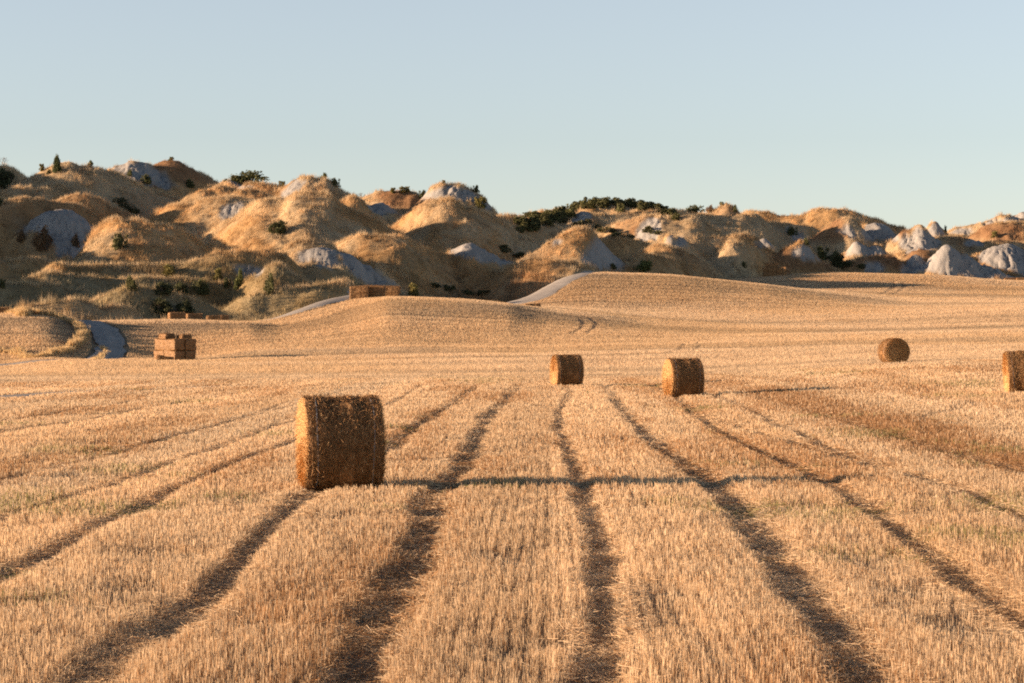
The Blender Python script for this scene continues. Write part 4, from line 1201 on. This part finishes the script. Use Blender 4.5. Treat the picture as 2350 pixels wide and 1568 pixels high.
TINT = {'dark': (.115, .12, .05), 'olive': (.20, .175, .06), 'brown': (.24, .15, .08), 'green': (.14, .155, .055), 'conifer': (.075, .090, .034), 'deep': (.085, .092, .042)}
PROTO = {}
def shrub_meshes(kind, var):
    key = (kind, var)
    if key in PROTO: return PROTO[key]
    shape = 'conifer' if kind == 'conifer' else ('sparse' if kind in ('green', 'olive') and var == 1 else 'round')
    n = 2600
    P, nr, t, cv = leaf_cloud(n, shape)
    b = np.cross(nr, t); s = (.055 + .05 * rng.random(n))[:, None]
    asp = np.array([1, 1, .8])
    V = np.stack([P - t * s * asp, P + b * s * .55 * asp, P + t * s * asp, P - b * s * .55 * asp], 1)
    V[..., 2] = np.maximum(V[..., 2], .0)
    C = np.array(TINT[kind])[None] * (.6 + .5 * cv + .35 * rng.random(n))[:, None]
    fo = np_mesh('foliage', V.reshape(-1, 3), np.arange(n * 4).reshape(-1, 4), M_LEAF, np.repeat(C, 4, 0), link=False).data
    # stems
    vs, fs, o = [], [], 0
    for q in range(7):
        a = rng.random() * 6.283; tip = np.array([math.cos(a) * .55, math.sin(a) * .55, .55 + .3 * rng.random()])
        ring = []
        for kk, f in enumerate((0, .5, 1)):
            c = np.array([tip[0] * f * (.5 + .5 * f), tip[1] * f * (.5 + .5 * f), tip[2] * f - .04]); r = .045 * (1 - .75 * f)
            ring.append([c + r * np.array([math.cos(w), math.sin(w), 0]) for w in np.arange(5) * 1.2566])
        ring = np.array(ring).reshape(-1, 3); vs.append(ring)
        for kk in range(2):
            for w in range(5): fs.append([o + kk * 5 + w, o + kk * 5 + (w + 1) % 5, o + kk * 5 + 5 + (w + 1) % 5, o + kk * 5 + 5 + w])
        o += 15
    st = np_mesh('stem', np.concatenate(vs), np.array(fs), M_BARK, link=False).data
    PROTO[key] = (fo, st); return PROTO[key]

def hill_hit(u, v):
    d = np.arange(float(edge_d(u)) + 5, 600, .4)
    z = hill_height(X(u, d), d); vg = VC - (z - CZ) * F / d
    k = np.nonzero(vg <= v)[0]
    k = k[0] if len(k) else int(np.argmin(vg))
    return float(d[k])

def shrub(name, u0, u1, v0, v1, kind, label, group=None, var=0, dd=0.0):
    u = (u0 + u1) / 2; d = hill_hit(u, v1 - 1) + dd; x = X(u, d); z = float(hill_height(np.array([x]), np.array([d]))[0])
    fo, st = shrub_meshes(kind, var)
    e = bpy.data.objects.new(name, None); COL.objects.link(e)
    e.location = (x, d, z - .12 * (v1 - v0) * d / F); w = .94 * (u1 - u0) * d / F / 2; h = (v1 - v0) * d / F * 1.18
    e.rotation_euler = (0, 0, rng.random() * 6.28); e.scale = (w, w * .9, h)
    for nm, me in (('foliage', fo), ('stem', st)):
        c = bpy.data.objects.new(nm, me); c.parent = e; COL.objects.link(c)
    tag(e, label, 'shrub' if name != 'conifer' else 'tree', group); return e

gs = 'shrubs scattered over the eroded hills'
SHRUBS = [
 ('shrub',-18,50,390,432,'deep','large dark shrub mass at the left picture edge below the skyline',0),
 ('shrub',88,104,381,396,'olive','small pale shrub on the skyline just left of the pointed conifer',1),
 ('conifer',118,143,362,396,'conifer','pointed dark evergreen on the left skyline dome',0),
 ('shrub',106,119,392,402,'dark','low bush tucked beneath the pointed conifer',0),
 ('shrub',196,216,361,374,'green','small rounded shrub standing alone atop the left grassy dome',0),
 ('shrub',286,305,393,407,'dark','small dark bush on the skyline clay cone, upper of two',0),
 ('shrub',322,349,405,423,'dark','dark bush at the foot of the skyline clay cone',0),
 ('shrub',424,449,416,433,'dark','dark bush in the saddle right of the rusty pointed mound',0),
 ('shrub',384,401,361,369,'green','flat green cap of scrub on the rusty pointed mound',0),
 ('shrub',506,616,396,425,'dark','wide dark green domed shrub on the skyline behind a small clay patch',0),
 ('shrub',634,660,412,424,'olive','thin olive scrub on the skyline left of the clay gully dome',1),
 ('shrub',730,754,399,413,'green','green bush on the summit of the gullied skyline dome',0),
 ('shrub',757,785,412,430,'dark','dark bush on the right shoulder of the gullied skyline dome',0),
 ('shrub',893,910,434,445,'olive','left olive tuft on the low skyline mound before the clay cap',1),
 ('shrub',914,945,432,446,'olive','right olive tuft on the low skyline mound before the clay cap',0),
 ('shrub',955,980,440,456,'dark','dark bush in the notch left of the clay capped dome',0),
 ('shrub',1012,1024,417,424,'olive','tiny tuft on top of the clay capped dome',1),
 ('shrub',1080,1100,428,442,'dark','small bush on the right shoulder of the clay capped dome',0),
 ('shrub',1077,1124,458,484,'olive','olive scrub at the foot of the clay capped dome',1),
 ('shrub',613,666,511,538,'deep','dark green bush in the shade under the big central mound',0),
 ('shrub',256,299,540,573,'dark','dark green bush on the lit face of the large left mound',0),
 ('shrub',70,138,530,578,'brown','brown withered bush at the foot of the shaded clay dome',0),
 ('shrub',38,68,531,556,'brown','small brown bush left of the withered one by the clay dome',0),
 ('shrub',161,186,540,568,'brown','russet bush on the right foot of the shaded clay dome',0),
 ('shrub',-6,11,455,472,'dark','small dark bush at the left picture edge on the second ridge',0),
 ('shrub',361,411,609,632,'olive','broad olive bush on the long sunlit verge ridge',0),
 ('shrub',489,515,621,645,'olive','olive bush left of the paired dark bushes in the low ground',0),
 ('shrub',534,562,623,661,'green','upright yellow green bush of the pair in the low ground',0),
 ('shrub',511,534,641,661,'dark','low dark bush beside the upright yellow green one',0),
 ('shrub',596,633,634,676,'dark','tall dark bush near the road verge under the clay slabs',0),
 ('shrub',285,320,639,667,'dark','dark bush left of the row of bushes in the hollow',0),
 ('shrub',344,400,650,676,'deep','left bush of the dark row in the hollow',0),
 ('shrub',392,446,652,678,'deep','middle bush of the dark row in the hollow',0),
 ('shrub',438,483,646,676,'dark','right and tallest bush of the dark row in the hollow',0),
 ('shrub',-4,20,647,665,'dark','dark bush at the left picture edge in the shaded low ground',0),
 ('shrub',336,396,692,724,'deep','left of two big dark bushes just above the field edge',0),
 ('shrub',384,452,694,730,'deep','right of two big dark bushes just above the field edge',0),
 ('shrub',926,968,653,682,'olive','yellow green bush right of the crest stack',0),
 ('shrub',1450,1504,604,625,'green','bright green bush at the foot of the hills above the road bend',0),
 ('shrub',1398,1416,609,621,'dark','small dark bush at the foot of the clay faced mound',0),
 ('shrub',1568,1618,471,491,'dark','dark skyline bush right of the long thicket',0),
 ('shrub',1616,1646,474,490,'brown','brownish skyline bush next to the small pointed knoll',0),
 ('shrub',1648,1663,463,472,'green','wispy bush on top of the small pointed knoll',1),
 ('shrub',1676,1692,474,488,'dark','dark bush on the right side of the small pointed knoll',0),
 ('shrub',1868,1912,570,598,'dark','dark bush in the hollow right of the rusty clay cone',0),
 ('shrub',1900,1950,580,616,'deep','deep shaded bush below the pair of clay cones',0),
 ('shrub',1842,1858,549,563,'dark','little bush on the tip of the rusty clay cone',0),
 ('shrub',1804,1834,524,541,'dark','dark scrub on the slope right of the small clay cone',0),
 ('shrub',1700,1714,603,616,'dark','small bush in the shade left of the far stack',0),
 ('shrub',2165,2175,516,530,'dark','small dark shrub on the far right skyline saddle',0),
 ('shrub',2272,2294,534,548,'olive','olive scrub on the brown hill at the far right',0),
]
for nm, u0, u1, v0, v1, kind, lab, var in SHRUBS:
    shrub(nm, u0, u1, v0, v1, kind, lab, gs, var)

def bare_shrub(u, v, hpx, label):
    d = hill_hit(u, v); x = X(u, d); z = float(hill_height(np.array([x]), np.array([d]))[0]); h = hpx * d / F
    vs = []; fs = []
    def limb(p, q, r0, r1):
        o = len(vs) * 4; ax = np.array([[1, 0, 0], [0, 1, 0], [-1, 0, 0], [0, -1, 0]])
        vs.append(p + ax * r0); vs.append(q + ax * r1)
        b = (len(vs) - 2) * 4
        for k in range(4): fs.append([b + k, b + (k + 1) % 4, b + 4 + (k + 1) % 4, b + 4 + k])
    def grow(p, dr, L, r, dep):
        q = p + dr * L; limb(p, q, r, r * .6)
        if dep == 0: return
        for _ in range(3):
            nd = dr + rng.normal(0, .45, 3); nd[2] = abs(nd[2]); nd /= np.linalg.norm(nd); grow(q, nd, L * .68, r * .55, dep - 1)
    for _ in range(4):
        dr = np.array([rng.normal(0, .35), rng.normal(0, .35), 1.0]); dr /= np.linalg.norm(dr)
        grow(np.zeros(3), dr, h * .38, .05, 3)
    o = np_mesh('bare_shrub', np.concatenate(vs), np.array(fs), M_BARK); o.location = (x, d, z - .05)
    tag(o, label, 'shrub', gs)
bare_shrub(9, 381, 24, 'leafless grey shrub on the skyline at the left picture edge')
bare_shrub(829, 451, 14, 'leafless twiggy shrub in the skyline dip before the low rusty mound')

# the skyline thicket and the dark growth in the gullies read as one mass each
def thicket(name, spots, tint, n=900):
    VS, CS = [], []
    for u, v, wpx, hpx, dd in spots:
        d = hill_hit(u, v) + dd; x = X(u, d); z = float(hill_height(np.array([x]), np.array([d]))[0])
        P, nr, t, cv = leaf_cloud(n, 'round'); b = np.cross(nr, t); w = wpx * d / F / 2; h = hpx * d / F
        s = (.10 + .10 * rng.random(n))[:, None]; Pw = P * np.array([w, w * .9, h]) + np.array([x, d, z - .1])
        VS.append(np.stack([Pw - t * s, Pw + b * s * .6, Pw + t * s, Pw - b * s * .6], 1))
        CS.append(np.array(tint)[None] * (.55 + .5 * cv + .4 * rng.random(n))[:, None] * (.75 + .5 * rng.random()))
    V = np.concatenate(VS); o = np_mesh(name, V.reshape(-1, 3), np.arange(len(V) * 4).reshape(-1, 4), M_LEAF, np.repeat(np.concatenate(CS), 4, 0))
    tag(o, kind='stuff')
top = [(1196, 497), (1225, 487), (1260, 480), (1300, 470), (1320, 461), (1345, 453), (1372, 449), (1390, 449), (1415, 454), (1440, 451), (1470, 456), (1500, 462), (1525, 472), (1550, 480)]
tu = np.array([p[0] for p in top]); tv = np.array([p[1] for p in top])
spots = []
for u in np.arange(1196, 1552, 9):
    vt = float(np.interp(u, tu, tv)) + rng.normal(0, 2.5)
    for q in range(2 if u > 1300 else 3):
        hp = 11 + 11 * rng.random()
        spots.append((u + rng.normal(0, 4), vt + hp + q * 9, 22 + 16 * rng.random(), hp, 0))
thicket('thicket', spots, (.12, .12, .05))
spots = [(u + rng.normal(0, 4), v + rng.normal(0, 3), 30 + 14 * rng.random(), 10 + 7 * rng.random(), 0) for u, v in
         [(1270, 508), (1295, 511), (1318, 516), (1340, 519), (1365, 526), (1385, 533), (1408, 538), (1425, 541), (1445, 545),
          (1150, 574), (1165, 583), (1180, 590), (1195, 594), (272, 470), (285, 478), (300, 486), (314, 492),
          (1930, 606), (1950, 612), (1975, 618), (1905, 600), (1480, 543), (1505, 540), (1010, 660), (1040, 668), (1075, 676), (1110, 676)]]
thicket('undergrowth', spots, (.095, .095, .045), 420)

# tall dry grass standing along the bank of the lane and on the verges
def verge():
    Vs, Cs = [], []
    def line(pts, dens, h, wid, d0=186):
        P = np.array([ground_hit(a / 7.673, 700 + b / 7.673, d0) for a, b in pts]); Q = resample(P, .05)
        n = int(len(Q) * .05 * dens); i = rng.integers(0, len(Q), n)
        x = Q[i, 0] + rng.normal(0, wid, n); y = Q[i, 1] + rng.normal(0, wid, n); z = field_z(x, y)[0]
        hh = h * (.25 + 1.3 * fbm(x * 1.1, y * 1.1, 121, 2)) * (.7 + .5 * rng.random(n))
        c = np.array([.64, .47, .25])[None] * (.85 + .3 * rng.random(n))[:, None]
        V, C = tufts(x, y, z, hh, .035 + .03 * rng.random(n), 7, .38, c); Vs.append(V); Cs.append(C)
    line([(-500, 130), (0, 165), (400, 205), (700, 190), (900, 215), (1100, 265), (1280, 350), (1400, 430), (1450, 540), (1430, 640), (1360, 720), (1260, 780)], 42, .66, .22)
    line([(-600, 800), (0, 850), (250, 860), (400, 900), (600, 950), (740, 940), (900, 900), (1080, 850), (1220, 800)], 34, .55, .25)
    line([(1800, 760), (1850, 860), (1780, 940), (1680, 990)], 14, .35, .18)
    blades_object('verge_grass', np.concatenate(Vs), np.concatenate(Cs), M_GRASS)
verge()
print('all', time.time() - T0)
